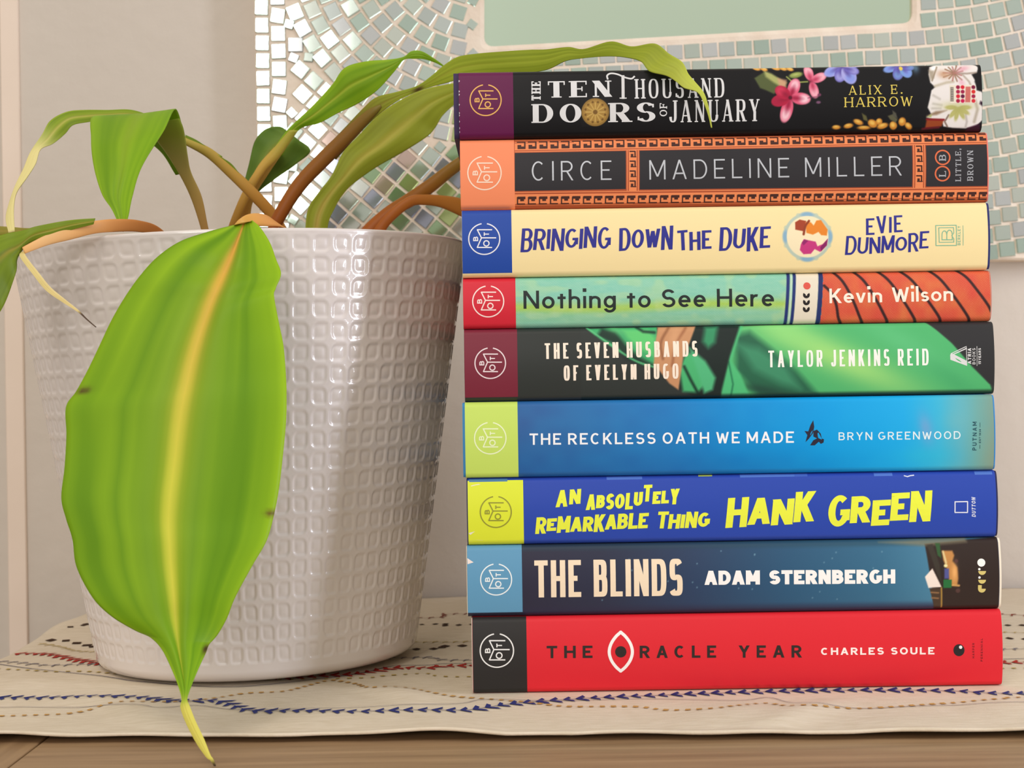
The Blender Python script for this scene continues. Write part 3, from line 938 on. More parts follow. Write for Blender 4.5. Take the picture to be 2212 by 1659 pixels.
def text_polys(s, p0, p1, cap, stem, bar=None, gap=3.0, space=0.35, slant=0.0, serif=0.0, sq=2.0, jit=None, jitrot=0.0, wscale=None):
    """4-gons in photo pixels; p0/p1 = baseline start/end. jit: list of (dy, scale) per letter"""
    bar = stem if bar is None else bar
    p0, p1 = np.array(p0, float), np.array(p1, float)
    L = np.linalg.norm(p1 - p0)
    d = (p1 - p0) / L
    up = np.array([d[1], -d[0]])
    nat = [GL[c][0] for c in s if c != ' ']
    nl = len(nat)
    nsp = s.count(' ')
    fixed = stem * nl + gap * (nl - 1 - nsp) + nsp * space * cap + nsp * 0
    k = (L - fixed) / max(sum(nat), 1e-6)
    out = []
    x = 0.0
    idx = 0
    prev_space = True
    for c in s:
        if c == ' ':
            x += space * cap
            prev_space = True
            continue
        if not prev_space:
            x += gap
        prev_space = False
        W = stem + GL[c][0] * k
        dy, sc = (0.0, 1.0)
        if jit:
            dy, sc = jit[idx % len(jit)]
        rot = random.uniform(-jitrot, jitrot)
        for q in glyph_polys(c, W, cap * sc, stem, bar, serif, sq):
            poly = []
            for (gx, gy) in q:
                gx2 = (gx - W / 2) * math.cos(rot) - (gy - cap / 2) * math.sin(rot) + W / 2
                gy2 = (gx - W / 2) * math.sin(rot) + (gy - cap / 2) * math.cos(rot) + cap / 2
                if rot == 0:
                    gx2, gy2 = gx, gy
                X = x + gx2 + slant * gy2
                poly.append(p0 + d * X + up * (gy2 + dy))
            out.append(poly)
        x += W
        idx += 1
    return out


def stroke_polys(pts, w, closed=False, n=None):
    P = np.array(pts, float)
    if n:
        P = catmull(P, n)
    if closed:
        P = np.vstack([P, P[:1]])
    out = []
    for a, b in zip(P[:-1], P[1:]):
        t = b - a
        L = np.linalg.norm(t)
        if L < 1e-6:
            continue
        t /= L
        nrm = np.array([-t[1], t[0]]) * w / 2
        e = t * w * 0.25
        k = max(1, int(L / 4))
        for i in range(k):
            p, q = a - e + (b - a + 2 * e) * i / k, a - e + (b - a + 2 * e) * (i + 1) / k
            out.append([p + nrm, p - nrm, q - nrm, q + nrm])
    return out


def arc_polys(cx, cy, r, w, a0=0, a1=360, ry=None):
    ry = r if ry is None else ry
    n = max(10, int(abs(a1 - a0) / 7))
    out = []
    for i in range(n):
        t0, t1 = math.radians(a0 + (a1 - a0) * i / n), math.radians(a0 + (a1 - a0) * (i + 1) / n)
        q = []
        for (t, s) in ((t0, -1), (t0, 1), (t1, 1), (t1, -1)):
            q.append(np.array([cx + (r + s * w / 2) * math.cos(t), cy + (ry + s * w / 2) * math.sin(t)]))
        out.append(q)
    return out


def disc_polys(cx, cy, r, ry=None):
    ry = r if ry is None else ry
    n = 28
    out = []
    for i in range(n):
        t0, t1 = 2 * math.pi * i / n, 2 * math.pi * (i + 1) / n
        out.append([np.array([cx, cy]), np.array([cx + r * math.cos(t0), cy + ry * math.sin(t0)]), np.array([cx + r * math.cos(t1), cy + ry * math.sin(t1)])])
    return out


def rect_polys(x0, x1, y0, y1, sl=0.0, n=6):
    """axis rectangle whose long lines follow slope sl"""
    out = []
    for i in range(n):
        a, b = y0 + (y1 - y0) * i / n, y0 + (y1 - y0) * (i + 1) / n
        out.append([np.array([x0, a]), np.array([x1, a + sl * (x1 - x0)]), np.array([x1, b + sl * (x1 - x0)]), np.array([x0, b])])
    return out


def emblem_polys(cx, cy, R):
    k = R / 123.0
    w = R * 0.075

    def p(x, y):
        return (cx + x * k, cy + y * k)
    o = arc_polys(cx, cy, R, w, -80, 260)
    o += stroke_polys([p(60, -73), p(-55, -73), p(-22, -8), p(-55, 68), p(60, 68)], w)
    o += stroke_polys([p(-22, -8), p(92, -8)], w)
    o += text_polys('B', p(-48, 18), p(-48, -18), 40 * k, w * 0.9, gap=0)
    o += text_polys('T', p(38, -24), p(38, -52), 42 * k, w * 0.9, gap=0)
    o += arc_polys(*p(17, 36), 21 * k, w)
    return o


# ---------------------------------------------------------------- books
SPINE_Y = 0.624
BD = 0.142           # book depth
BULGE = 0.0018
EDGE_R = 0.0022
QUADS = [  # TL, TR, BL, BR of each spine in the photograph, top to bottom
    ((989, 156), (2122, 133), (993, 297), (2122, 282)),
    ((994, 302), (2135, 282), (994, 448), (2132, 436)),
    ((998, 455), (2136, 437), (998, 598), (2133, 581)),
    ((999, 602), (2142, 583), (1001, 708), (2139, 694)),
    ((1001, 714), (2147, 694), (1005, 867), (2149, 846)),
    ((1004, 871), (2147, 856), (1005, 1032), (2149, 1013)),
    ((1010, 1037), (2152, 1017), (1011, 1179), (2153, 1158)),
    ((1008, 1186), (2158, 1159), (1011, 1328), (2160, 1320)),
    ((1020, 1332), (2166, 1325), (1022, 1497), (2166, 1484)),
]


def zc(p):
    return px2w(p[0], p[1], SPINE_Y)[2]


tops = [(zc(q[0]) + zc(q[1])) / 2 for q in QUADS]
bots = [(zc(q[2]) + zc(q[3])) / 2 for q in QUADS]
ZB = [None] * 9
ZT = [None] * 9
ZT[0] = tops[0]
for i in range(8):
    m_ = (bots[i] + tops[i + 1]) / 2
    ZB[i] = m_
    ZT[i + 1] = m_
ZB[8] = RZ + 0.0002
DYS = [0.0, 0.0006, -0.0004, 0.0008, 0.0002, -0.0006, 0.0004, 0.0006, -0.0004]


class Book:
    def __init__(s, i, name, label, jacket_m, case_col, cl=-1.0, cr_=-1.0, case_m=None):
        s.i = i
        q = QUADS[i]
        s.Y = SPINE_Y + DYS[i]
        s.x0 = (px2w(*q[0], s.Y)[0] + px2w(*q[2], s.Y)[0]) / 2
        s.x1 = (px2w(*q[1], s.Y)[0] + px2w(*q[3], s.Y)[0]) / 2
        s.z0, s.z1 = ZB[i] + 0.00005, ZT[i] - 0.00005
        s.T = s.z1 - s.z0
        s.o = ((s.x0 + s.x1) / 2, s.Y + BD / 2, s.z0)
        s.root = empty(name, s.o, label, 'book', 'stacked hardcover books')
        k = SPINE_Y / F
        cm = case_m or mat('case_cloth_%d_%d_%d' % case_col, case_col, 0.6)
        s.shell('hard_case', cm, s.x0 - cl * k, s.x1 + cr_ * k, 0.00035, 0.0028)
        s.jacket = s.shell('dust_jacket', jacket_m, s.x0, s.x1, 0.0, 0.0003)
        pg = noise_mat('page_edges', (232, 222, 200), (214, 202, 178), scale=(1, 1, 60), nscale=40, rough=0.9)
        box('page_block', (s.x0 + 0.0035, s.x1 - 0.0035, s.Y + 0.006, s.Y + BD - 0.005, s.z0 + 0.0031, s.z1 - 0.0031), pg, s.root, s.o)

    def prof(s, z):
        t = (z - s.z0) / s.T
        e = abs(2 * t - 1)
        y = BULGE * min(e, 1.0) ** 2
        d = max(0.0, min(z - s.z0, s.z1 - z))
        if d < EDGE_R:
            y += EDGE_R - math.sqrt(max(EDGE_R ** 2 - (EDGE_R - d) ** 2, 0))
        return y

    def shell(s, name, m, xa, xb, off, th):
        """U-shaped cover: boards and rounded spine, extruded along the spine"""
        outer, inner = [], []
        n = 120
        zz = [s.z0 + s.T * (0.5 - 0.5 * math.cos(math.pi * i / n)) for i in range(n + 1)]
        yb = s.Y + BD - off
        outer.append((yb, s.z0 + off))
        for z in zz:
            zo = min(max(z, s.z0 + off), s.z1 - off)
            outer.append((s.Y + s.prof(z) + off, zo))
        outer.append((yb, s.z1 - off))
        zi0, zi1 = s.z0 + off + th, s.z1 - off - th
        inner.append((yb, zi1))
        for z in reversed(zz):
            zo = zi0 + (zi1 - zi0) * (z - s.z0) / s.T
            inner.append((s.Y + s.prof(z) + off + th + 0.0001, zo))
        inner.append((yb, zi0))
        P = outer + inner
        k = len(P)
        V = [(xa, y, z) for y, z in P] + [(xb, y, z) for y, z in P]
        Fc = [(i, (i + 1) % k, k + (i + 1) % k, k + i) for i in range(k)]
        no = len(outer)
        for b_, flip in ((0, False), (k, True)):
            for i in range(no - 1):
                f = (b_ + i, b_ + i + 1, b_ + k - 2 - i, b_ + k - 1 - i)
                Fc.append(f[::-1] if flip else f)
        o = mesh_obj(name, V, Fc, m, s.root, s.o)
        return o

    def pt(s, x, y, off):
        w = px2w(x, y, s.Y)
        z = min(max(w[2], s.z0 + 0.0002), s.z1 - 0.0002)
        X = min(max(w[0], s.x0 + 0.0001), s.x1 - 0.0001)
        return (X, s.Y + s.prof(z) - off, z)

    def put(s, name, polys, col, off=0.00005, rough=0.45, metal=0.0, parent=None, m=None):
        V, Fc = [], []
        for q in polys:
            k = len(V)
            for p in q:
                V.append(s.pt(p[0], p[1], off + 1.5e-6 * (len(Fc) % 14)))
            Fc.append(tuple(range(k, k + len(q))))
        mm = m or mat('ink_%d_%d_%d_%d' % (*col, int(metal * 10)), col, rough, metal)
        return mesh_obj(name, V, Fc, mm, parent or s.root, s.o)

    def text(s, name, parts, col, off=0.00005, **kw):
        P = []
        for p in parts:
            P += text_polys(*p[0], **p[1]) if isinstance(p[0], tuple) else p
        return s.put(name, P, col, off, **kw)

    def band(s, xr, col, off=0.00002, t0=0.0, t1=1.0):
        """coloured block at the left end of the spine"""
        xw = px2w(xr, (QUADS[s.i][0][1] + QUADS[s.i][2][1]) / 2, s.Y)[0]
        V, Fc = [], []
        zz = [s.z0 + s.T * (0.5 - 0.5 * math.cos(math.pi * i / 120)) for i in range(2, 119)]
        zz = [z for z in zz if s.z0 + s.T * t0 <= z <= s.z0 + s.T * t1]
        n = len(zz) - 1
        for z in zz:
            y = s.Y + s.prof(z) - off
            V += [(s.x0 + 0.00005, y, z), (xw, y, z)]
        for i in range(n):
            Fc.append((2 * i, 2 * i + 1, 2 * i + 3, 2 * i + 2))
        return mesh_obj('spine_band', V, Fc, mat('band_%d_%d_%d' % col, col, 0.42), s.root, s.o)

    def emblem(s, cx, cy, R, col, band):
        o = s.put('round_emblem', emblem_polys(cx, cy, R), col, 0.00007)
        o.parent = band
        return o

    def art(s, name, x0, x1, paint, step=1.6, off=0.000014, y0=None, y1=None, rough=0.42):
        """printed artwork: fine coloured grid over part of the spine"""
        xa, xb = px2w(x0, 0, s.Y)[0], px2w(x1, 0, s.Y)[0]
        ym = (QUADS[s.i][0][1] + QUADS[s.i][2][1]) / 2
        xa, xb = px2w(x0, ym, s.Y)[0], px2w(x1, ym, s.Y)[0]
        xa, xb = max(xa, s.x0 + 0.0001), min(xb, s.x1 - 0.0001)
        za, zb = s.z0 + 0.0001, s.z1 - 0.0001
        if y0 is not None:
            za = max(za, px2w((x0 + x1) / 2, y1, s.Y)[2])
            zb = min(zb, px2w((x0 + x1) / 2, y0, s.Y)[2])
        d = step * SPINE_Y / F
        nxx, nzz = max(2, int((xb - xa) / d)), max(2, int((zb - za) / d))
        ta, tb = [math.acos(1 - 2 * (z - s.z0) / s.T) for z in (za, zb)]
        nzz = max(nzz, int(120 * (tb - ta) / math.pi))
        zl = s.z0 + s.T * (0.5 - 0.5 * np.cos(np.linspace(ta, tb, nzz)))
        X, Z = np.meshgrid(np.linspace(xa, xb, nxx), zl)
        Yv = np.array([s.Y + s.prof(z) - off for z in Z[:, 0]])[:, None] + np.zeros_like(X)
        # photo pixel of each grid point
        Zr = Z - H
        px = 1106 + F * (X * CR - Zr * SR) / s.Y
        py = 829.5 - F * (X * SR + Zr * CR) / s.Y
        P = Paint(px, py)
        paint(P)
        return mesh_obj(name, np.stack([X, Yv, Z], -1).reshape(-1, 3), grid_faces(nzz, nxx), attr_mat('printed_art', rough, 0.28), s.root, s.o, cols=P.c.reshape(-1, 3))


class Paint:
    def __init__(s, x, y):
        s.x, s.y = x, y
        s.c = np.zeros(x.shape + (3,))

    def mix(s, a, col):
        a = np.clip(a, 0, 1)[..., None]
        s.c = s.c * (1 - a) + np.array(col, float) * a

    def fill(s, col):
        s.c[:] = col

    def poly(s, pts, col, soft=1.5, al=1.0):
        P = np.array(pts, float)
        ins = np.zeros(s.x.shape, bool)
        dm = np.full(s.x.shape, 1e9)
        for (x0, y0), (x1, y1) in zip(P, np.roll(P, -1, 0)):
            dx, dy = x1 - x0, y1 - y0
            t = np.clip(((s.x - x0) * dx + (s.y - y0) * dy) / (dx * dx + dy * dy + 1e-9), 0, 1)
            dm = np.minimum(dm, np.hypot(s.x - x0 - t * dx, s.y - y0 - t * dy))
            if y0 != y1:
                c = ((y0 > s.y) != (y1 > s.y)) & (s.x < (x1 - x0) * (s.y - y0) / (y1 - y0) + x0)
                ins ^= c
        d = np.where(ins, -dm, dm)
        s.mix(al * np.clip(0.5 - d / (2 * soft), 0, 1), col)

    def ell(s, cx, cy, rx, ry, ang, col, soft=1.5, al=1.0):
        a = math.radians(ang)
        u = (s.x - cx) * math.cos(a) + (s.y - cy) * math.sin(a)
        v = -(s.x - cx) * math.sin(a) + (s.y - cy) * math.cos(a)
        d = (np.hypot(u / rx, v / ry) - 1) * min(rx, ry)
        s.mix(al * np.clip(0.5 - d / (2 * soft), 0, 1), col)

    def glow(s, cx, cy, rx, ry, ang, col, al=1.0):
        a = math.radians(ang)
        u = (s.x - cx) * math.cos(a) + (s.y - cy) * math.sin(a)
        v = -(s.x - cx) * math.sin(a) + (s.y - cy) * math.cos(a)
        s.mix(al * np.exp(-(u / rx) ** 2 - (v / ry) ** 2), col)

    def line(s, pts, w, col, soft=1.0, al=1.0, n=None):
        P = catmull(pts, n) if n else np.array(pts, float)
        dm = np.full(s.x.shape, 1e9)
        for (x0, y0), (x1, y1) in zip(P[:-1], P[1:]):
            dx, dy = x1 - x0, y1 - y0
            t = np.clip(((s.x - x0) * dx + (s.y - y0) * dy) / (dx * dx + dy * dy + 1e-9), 0, 1)
            dm = np.minimum(dm, np.hypot(s.x - x0 - t * dx, s.y - y0 - t * dy))
        s.mix(al * np.clip(0.5 - (dm - w / 2) / (2 * soft), 0, 1), col)

    def ramp(s, stops):
        xs_ = [p for p, _ in stops]
        for k in range(3):
            s.c[..., k] = np.interp(s.x, xs_, [c[k] for _, c in stops])

    def petal(s, cx, cy, ang, ln, wd, col, tip=None, base=None):
        a = math.radians(ang)
        mx_, my_ = cx + math.cos(a) * ln * .55, cy + math.sin(a) * ln * .55
        s.ell(mx_, my_, ln * .5, wd, ang, col, 1.2)
        if tip is not None:
            s.ell(cx + math.cos(a) * ln * .72, cy + math.sin(a) * ln * .72, ln * .26, wd * .7, ang, tip, 4, .8)
        if base is not None:
            s.ell(cx + math.cos(a) * ln * .3, cy + math.sin(a) * ln * .3, ln * .3, wd * .35, ang, base, 3, .8)


def jk(name, c, rough=0.42):
    return mat('jacket_' + name, c, rough)


# --- book 1 (top): black jacket, painted flowers
b = Book(0, 'hardcover_book', 'black hardcover with painted flowers and a brass coin, topmost of the stack', jk('black', (15, 14, 18), 0.36), (62, 46, 84), 11, -1)
bd = b.band(1109, (100, 22, 74))
b.emblem(1049, 216, 33.5, (238, 182, 100), bd)
nk = []
for yy in (174, 197, 204, 226, 244, 249, 262, 276, 284):
    nk += [[np.array((989.0, yy - 2.0)), np.array((993.5, yy)), np.array((989.5, yy + 3.0))]]
b.put('worn_edge', nk, (226, 220, 224), 0.00006)
SIL = (226, 226, 228)
kw = dict(serif=4.0, gap=7)
b.text('title_lettering', [
    (('THE', (1168, 217), (1168, 175), 20, 4.0, 2.2), dict(serif=1.8, gap=4.5)),
    (('TEN', (1184, 211), (1321, 209), 36, 13, 2.6), dict(serif=4.5, gap=13)),
    (('HOUSAND', (1373, 213), (1565, 210.5), 43, 5.2, 2.6), dict(serif=2.2, gap=9, sq=2.6)),
    (('DO', (1151, 265), (1256, 264), 40, 13, 2.6), dict(serif=3, gap=14)),
    (('RS', (1318, 263.5), (1416, 262), 41, 13, 2.8), dict(serif=4, gap=14)),
    (('OF', (1441, 251), (1441, 223), 16, 2.6, 1.8), dict(serif=1.4, gap=4)),
    (('JANUARY', (1446, 264), (1641, 261), 47, 5.6, 2.6), dict(serif=2.4, gap=9, sq=2.6)),
    stroke_polys([(1346, 163), (1346, 212)], 6.5), stroke_polys([(1339, 212), (1353, 212)], 2.4),
    stroke_polys([(1313, 170), (1312, 162), (1320, 157), (1334, 159), (1350, 166), (1364, 169), (1371, 164)], 3.6, n=30),
], SIL)


def p_coin(P):
    P.fill((15, 14, 18))
    P.ell(1286, 242, 30, 30, 0, (150, 116, 56), 0.8)
    P.ell(1286, 242, 26, 26, 0, (172, 134, 66), 0.8)
    for k in range(12):
        a = math.radians(k * 30)
        P.line([(1286 + 5 * math.cos(a), 242 + 5 * math.sin(a)), (1286 + 20 * math.cos(a), 242 + 20 * math.sin(a))], 2.2, (206, 172, 96), .8)
        P.ell(1286 + 22 * math.cos(a + .26), 242 + 22 * math.sin(a + .26), 2.4, 2.4, 0, (116, 84, 38), .8)
    P.ell(1286, 242, 5, 5, 0, (124, 90, 42), .8)


pc = disc_polys(1286, 242, 29.8)
co = b.art('coin_illustration', 1255, 1317, p_coin, 1.0, 0.00003, 211.5, 273)


def p_flowers(P):
    P.fill((15, 14, 18))
    # leaf and buds
    P.poly([(1630, 168), (1650, 155), (1668, 160), (1690, 172), (1700, 188), (1680, 196), (1672, 203), (1655, 195), (1642, 190)], (86, 96, 56), 2)
    P.poly([(1650, 150), (1668, 158), (1688, 172), (1700, 178), (1692, 190), (1672, 178), (1655, 165)], (172, 176, 108), 3)
    P.poly([(1680, 168), (1700, 172), (1698, 188), (1684, 186)], (214, 160, 130), 3, .8)
    for x, y, r_ in ((1636, 145, 9), (1652, 147, 8), (1678, 144, 10), (1694, 146, 8), (1644, 139, 8), (1708, 147, 8)):
        P.ell(x, y, r_, r_ * .6, 20, (224, 160, 70), 1.5)
        P.ell(x + 1, y - 2, r_ * .5, r_ * .3, 20, (246, 204, 110), 2)
    P.ell(1720, 161, 15, 6.5, -12, (132, 148, 74), 1.5)
    P.ell(1720, 160, 8, 2.5, -12, (180, 190, 110), 2)
    P.line([(1700, 165), (1714, 178), (1745, 176)], 3, (150, 160, 84), 1)
    # pink flowers
    for ang, ln, tip in ((-70, 42, (250, 214, 222)), (5, 42, (255, 232, 238)), (105, 52, (255, 226, 232)), (165, 40, (170, 30, 66)), (215, 36, (214, 60, 92))):
        P.petal(1707, 211, ang, ln, 13, (226, 96, 128) if ang < 160 else (180, 30, 66), tip, (150, 20, 56))
    P.ell(1707, 211, 4, 4, 0, (90, 10, 36), 1)
    for ang, ln in ((-105, 34), (-25, 34), (75, 36)):
        P.petal(1753, 175, ang, ln, 10, (232, 118, 146), (252, 202, 212), (180, 50, 84))
    P.line([(1745, 212), (1768, 208), (1772, 203)], 1.4, (120, 60, 90), .8)
    P.ell(1770, 205, 4, 3, 0, (120, 60, 90), 1)
    P.ell(1768, 221, 5, 3, 0, (120, 80, 110), 1)
    # violet flowers hanging from the top
    for cx, cy, pts, c1, c2 in ((1824, 141, ((155, 44, 12), (110, 36, 13), (62, 42, 15), (25, 34, 10), (-8, 46, 6)), (108, 100, 186), (170, 170, 230)), (1948, 138, ((160, 38, 9), (108, 34, 12), (55, 32, 12), (12, 28, 10)), (104, 96, 182), (120, 160, 216))):
        for k, (ang, ln, wd) in enumerate(pts):
            P.petal(cx, cy, ang, ln, wd, c1 if k % 2 else c2, c2 if k % 2 else (130, 150, 230), (84, 70, 150))
    P.ell(1948, 146, 4, 5, 0, (226, 200, 90), 1)
    P.glow(1980, 145, 8, 12, 0, (110, 150, 180), .7)
    # golden buds along the bottom
    for x, y, rx, ry, a in ((1808, 274, 9, 4.5, 0), (1834, 271, 10, 5, -10), (1855, 263, 11, 5.5, 20), (1886, 266, 11, 8, 30), (1900, 262, 7, 7, 0), (1908, 271, 12, 6, -15), (1868, 275, 14, 4, 0), (1931, 270, 9, 8, 60), (1950, 262, 8, 9, 0), (1964, 271, 9, 6, 40)):
        P.ell(x, y, rx, ry, a, (206, 136, 50), 1.4)
        P.ell(x - 1, y - 1.5, rx * .55, ry * .5, a, (236, 190, 92), 1.8)
    P.poly([(1862, 244), (1872, 250), (1876, 262), (1866, 258)], (96, 92, 54), 1.5)
    P.poly([(1918, 250), (1930, 246), (1940, 258), (1936, 264), (1924, 258)], (92, 90, 66), 1.5)
    P.poly([(1928, 238), (1936, 244), (1940, 256), (1930, 250)], (84, 82, 70), 1.5)
    # white flowers
    P.poly([(2010, 143), (2030, 136), (2065, 133), (2100, 133), (2116, 142), (2112, 155), (2100, 160), (2108, 175), (2110, 195), (2120, 198), (2128, 206), (2126, 235), (2124, 258), (2110, 272), (2088, 276), (2060, 275), (2040, 272), (2036, 262), (2002, 253), (2012, 246), (2004, 232), (2008, 215), (2012, 195), (2020, 188), (2010, 178), (2007, 160)], (236, 230, 226), 1.5)
    P.poly([(2007, 150), (2020, 140), (2018, 168), (2010, 172)], (160, 146, 124), 3, .8)
    P.ell(2020, 145, 9, 5, -30, (252, 250, 248), 2)
    P.line([(2026, 143), (2020, 158), (2014, 174)], 3, (150, 134, 112), 1.5)
    P.line([(2020, 186), (2045, 178), (2060, 176)], 4, (188, 176, 150), 3)
    P.line([(2062, 157), (2090, 158), (2110, 156)], 3, (150, 132, 118), 2)
    P.line([(2080, 160), (2094, 176), (2098, 186)], 3, (170, 156, 140), 2)
    P.poly([(2112, 158), (2126, 150), (2130, 200), (2112, 192), (2106, 176)], (15, 14, 18), 2)
    P.poly([(2112, 134), (2126, 132), (2124, 152), (2116, 150)], (15, 14, 18), 2)
    for k in range(13):
        a = math.radians(20 + k * 27)
        ln = 17 + (k * 7) % 9
        P.line([(2062, 157), (2062 + ln * math.cos(a), 157 + ln * .85 * math.sin(a))], 3.0, (150, 116, 92) if k % 3 else (176, 120, 112), 1.2)
    P.glow(2082, 147, 14, 6, -15, (226, 160, 176), .8)
    P.glow(2078, 178, 6, 10, -25, (232, 170, 190), .7)
    P.glow(2040, 160, 14, 9, 10, (196, 148, 112), .8)
    for (x0, y0, x1, y1) in ((2016, 206, 2030, 214), (2016, 224, 2034, 227), (2014, 234, 2032, 234)):
        P.line([(x0, y0), (x1, y1)], 4, (196, 190, 182), 2.5)
    P.poly([(2002, 250), (2022, 240), (2046, 238), (2024, 248)], (150, 124, 100), 2.5)
    P.poly([(2002, 252), (2014, 246), (2012, 253)], (168, 176, 110), 1.5)
    P.line([(2106, 216), (2112, 236), (2106, 262)], 5, (180, 168, 150), 3)
    P.line([(2086, 244), (2090, 262), (2088, 272)], 4, (190, 182, 176), 2)
    P.line([(2050, 248), (2042, 262), (2048, 272)], 3, (120, 96, 80), 1.5)
    P.glow(2070, 228, 36, 9, 0, (206, 204, 150), .8)
    for a in (0, 180, 60, 100, 130, 30):
        P.petal(2070, 232, a, 26, 4.5, (178, 176, 104), (196, 192, 122))
    P.poly([(2118, 218), (2126, 222), (2126, 232), (2116, 224)], (44, 20, 40), 2)
    # rust leaf and plum foot
    P.poly([(2003, 256), (2040, 257), (2036, 272), (2000, 276)], (150, 66, 30), 2)
    P.line([(2003, 257), (2040, 258)], 4, (136, 20, 30), 1.5)
    P.line([(1995, 277), (2030, 274)], 4, (110, 24, 40), 2)
    P.poly([(2092, 275), (2118, 266), (2122, 284), (2088, 284)], (58, 18, 40), 2)


fl = b.art('flower_illustration', 1622, 2122, p_flowers, 1.15, 0.000014)
b.text('author_lettering', [
    (('ALIX E.', (1834, 205), (1949, 202.5), 20, 2.6, 1.6), dict(serif=1.5, gap=8, space=1.1)),
    (('HARROW', (1825, 231.5), (1971, 229), 21, 2.8, 1.6), dict(serif=1.6, gap=6.5))], (226, 204, 96), 0.00005)
dots = []
cs = [((150, 24, 66), (214, 30, 54), (124, 20, 58)), ((176, 30, 72), (160, 28, 72), (216, 44, 44)), ((214, 32, 56), (98, 20, 66), (160, 28, 70)), ((170, 34, 66), (202, 22, 82), (214, 46, 60))]


def p_mark(P):
    P.fill((236, 226, 206))
    P.poly([(2053, 188), (2060, 188), (2060, 219), (2053, 219)], (134, 126, 116), .8)
    for k in range(6):
        P.line([(2055, 191 + k * 5), (2058.5, 191 + k * 5)], 1.2, (190, 180, 168), .6)
    P.poly([(2086, 187), (2097, 187), (2096, 221), (2085, 221)], (206, 112, 104), .8)
    for r_ in range(4):
        for c_, x in enumerate((2069.5, 2079.5, 2102.8)):
            P.ell(x, 188.2 + r_ * 9.9, 4.2, 4.2, 0, cs[r_][c_], .8)


mk = b.art('publisher_mark', 2052, 2108, p_mark, 0.9, 0.00004, 183.5, 222.5)

# --- book 2: key-pattern border
b = Book(1, 'hardcover_book', 'dark grey hardcover with orange Greek key borders and thin silver capitals, second from top', jk('rust', (178, 84, 52)), (236, 130, 120), -1, 3)
bd = b.band(1111.5, (250, 146, 102))
b.emblem(1046.5, 373.6, 36, (255, 226, 204), bd)
SL2 = -0.0182
ORG = (242, 142, 90)
DK = (46, 44, 48)


def yl(y, x):
    """row height y given at x=1112, moved along the spine"""
    return y + SL2 * (x - 1112)


def yb_(y, x):
    return y - 0.0105 * (x - 1112)


pat, dark = [], []


def densify(polys, n=6):
    out = []
    for q in polys:
        a, bq, c, d = [np.array(p) for p in q]
        for i in range(n):
            f0, f1 = i / n, (i + 1) / n
            out.append([a + (d - a) * f0, bq + (c - bq) * f0, bq + (c - bq) * f1, a + (d - a) * f1])
    return out


def bandq(x0, x1, ya, yb2, f):
    return [[np.array([x0 + (x1 - x0) * i / 8, f(ya, x0 + (x1 - x0) * i / 8)]), np.array([x0 + (x1 - x0) * (i + 1) / 8, f(ya, x0 + (x1 - x0) * (i + 1) / 8)]), np.array([x0 + (x1 - x0) * (i + 1) / 8, f(yb2, x0 + (x1 - x0) * (i + 1) / 8)]), np.array([x0 + (x1 - x0) * i / 8, f(yb2, x0 + (x1 - x0) * i / 8)])] for i in range(8)]


XE = 2134
pat += bandq(1112, XE, 303, 324.5, yl)
pat += bandq(1112, XE, 326.5, 328.5, yl)
pat += bandq(1112, XE, 419.5, 443, yb_)
pat += bandq(1112, XE, 414.5, 416.5, yb_)
pat += bandq(1112, XE, 299.5, 301, yl)
for x0, x1 in ((1354, 1380), (1973, 1999)):
    for (p, q) in ((x0, x0 + 2), (x0 + 4.5, x1 - 4.5), (x1 - 2, x1)):
        m_ = 0.5 * (yl(328, p) + yl(328, q))
        pat += rect_polys(p, q, yl(328, p), yb_(415, p), 0, 8)
b.put('key_border', densify(pat), ORG, 0.00002)
dark += bandq(1112, 1352, 330, 412.5, yl)
dark += bandq(1382, 1971, 330, 412, lambda y, x: yl(y, x) if y < 350 else yb_(y + 0, x))
dark += bandq(2001, XE, 330, 412, lambda y, x: yl(y, x) if y < 350 else yb_(y, x))


b.put('lettering_panel', densify(dark, 14), DK, 0.00002)
keys = []


def key_h(x, f, y0, s_):
    """one step of the meander, s_=+1 opening down, -1 mirrored"""
    h = 16.0 * s_
    w = 2.9
    pts = [(0, h * .08), (0, h), ]
    P = lambda a, c: (x + a, f(y0, x + a) + c)
    o = stroke_polys([P(0, 0), P(0, h)], w)
    o += stroke_polys([P(0, 0), P(18, 0), P(18, h * .62), P(9, h * .62)], w)
    o += stroke_polys([P(9, h * .62), P(9, h * .34)], w)
    o += stroke_polys([P(0, h), P(0, h)], w)
    return o


x = 1116.0
while x < 2122:
    # dark hooks on the orange ground
    hx = lambda a, c: (x + a, yl(306, x + a) + c)
    keys += stroke_polys([hx(1, 0), hx(17.5, 0)], 2.4)
    keys += [[hx(2, 6.5), hx(10, 6.5), hx(10, 10.5), hx(2, 10.5)], [hx(2, 10.0), hx(19, 10.0), hx(19, 15.5), hx(2, 15.5)]]
    keys += stroke_polys([hx(17.8, 0), hx(17.8, 14)], 3.0)
    hb = lambda a, c: (x + a, yb_(440, x + a) - c)
    keys += stroke_polys([hb(1, 0), hb(17.5, 0)], 2.4)
    keys += [[hb(8, 6.0), hb(16, 6.0), hb(16, 10), hb(8, 10)], [hb(2, 10.0), hb(19, 10.0), hb(19, 15.5), hb(2, 15.5)]]
    keys += stroke_polys([hb(2.0, 0), hb(2.0, 14)], 2.6)
    x += 23.8
for x0, ytop in ((1360, yl(331, 1360)), (1979, yl(331, 1979))):
    y = ytop
    for k in range(4):
        P = lambda a, c: (x0 + a, y + c)
        keys += stroke_polys([P(1, 0), P(12, 0), P(12, 11)], 2.8)
        keys += [[P(3, 5.5), P(8, 5.5), P(8, 13), P(3, 13)]]
        keys += stroke_polys([P(3, 12), P(14, 12)], 2.2)
        y += 21.5
b.put('key_pattern', densify(keys, 3), (72, 40, 34), 0.00009)
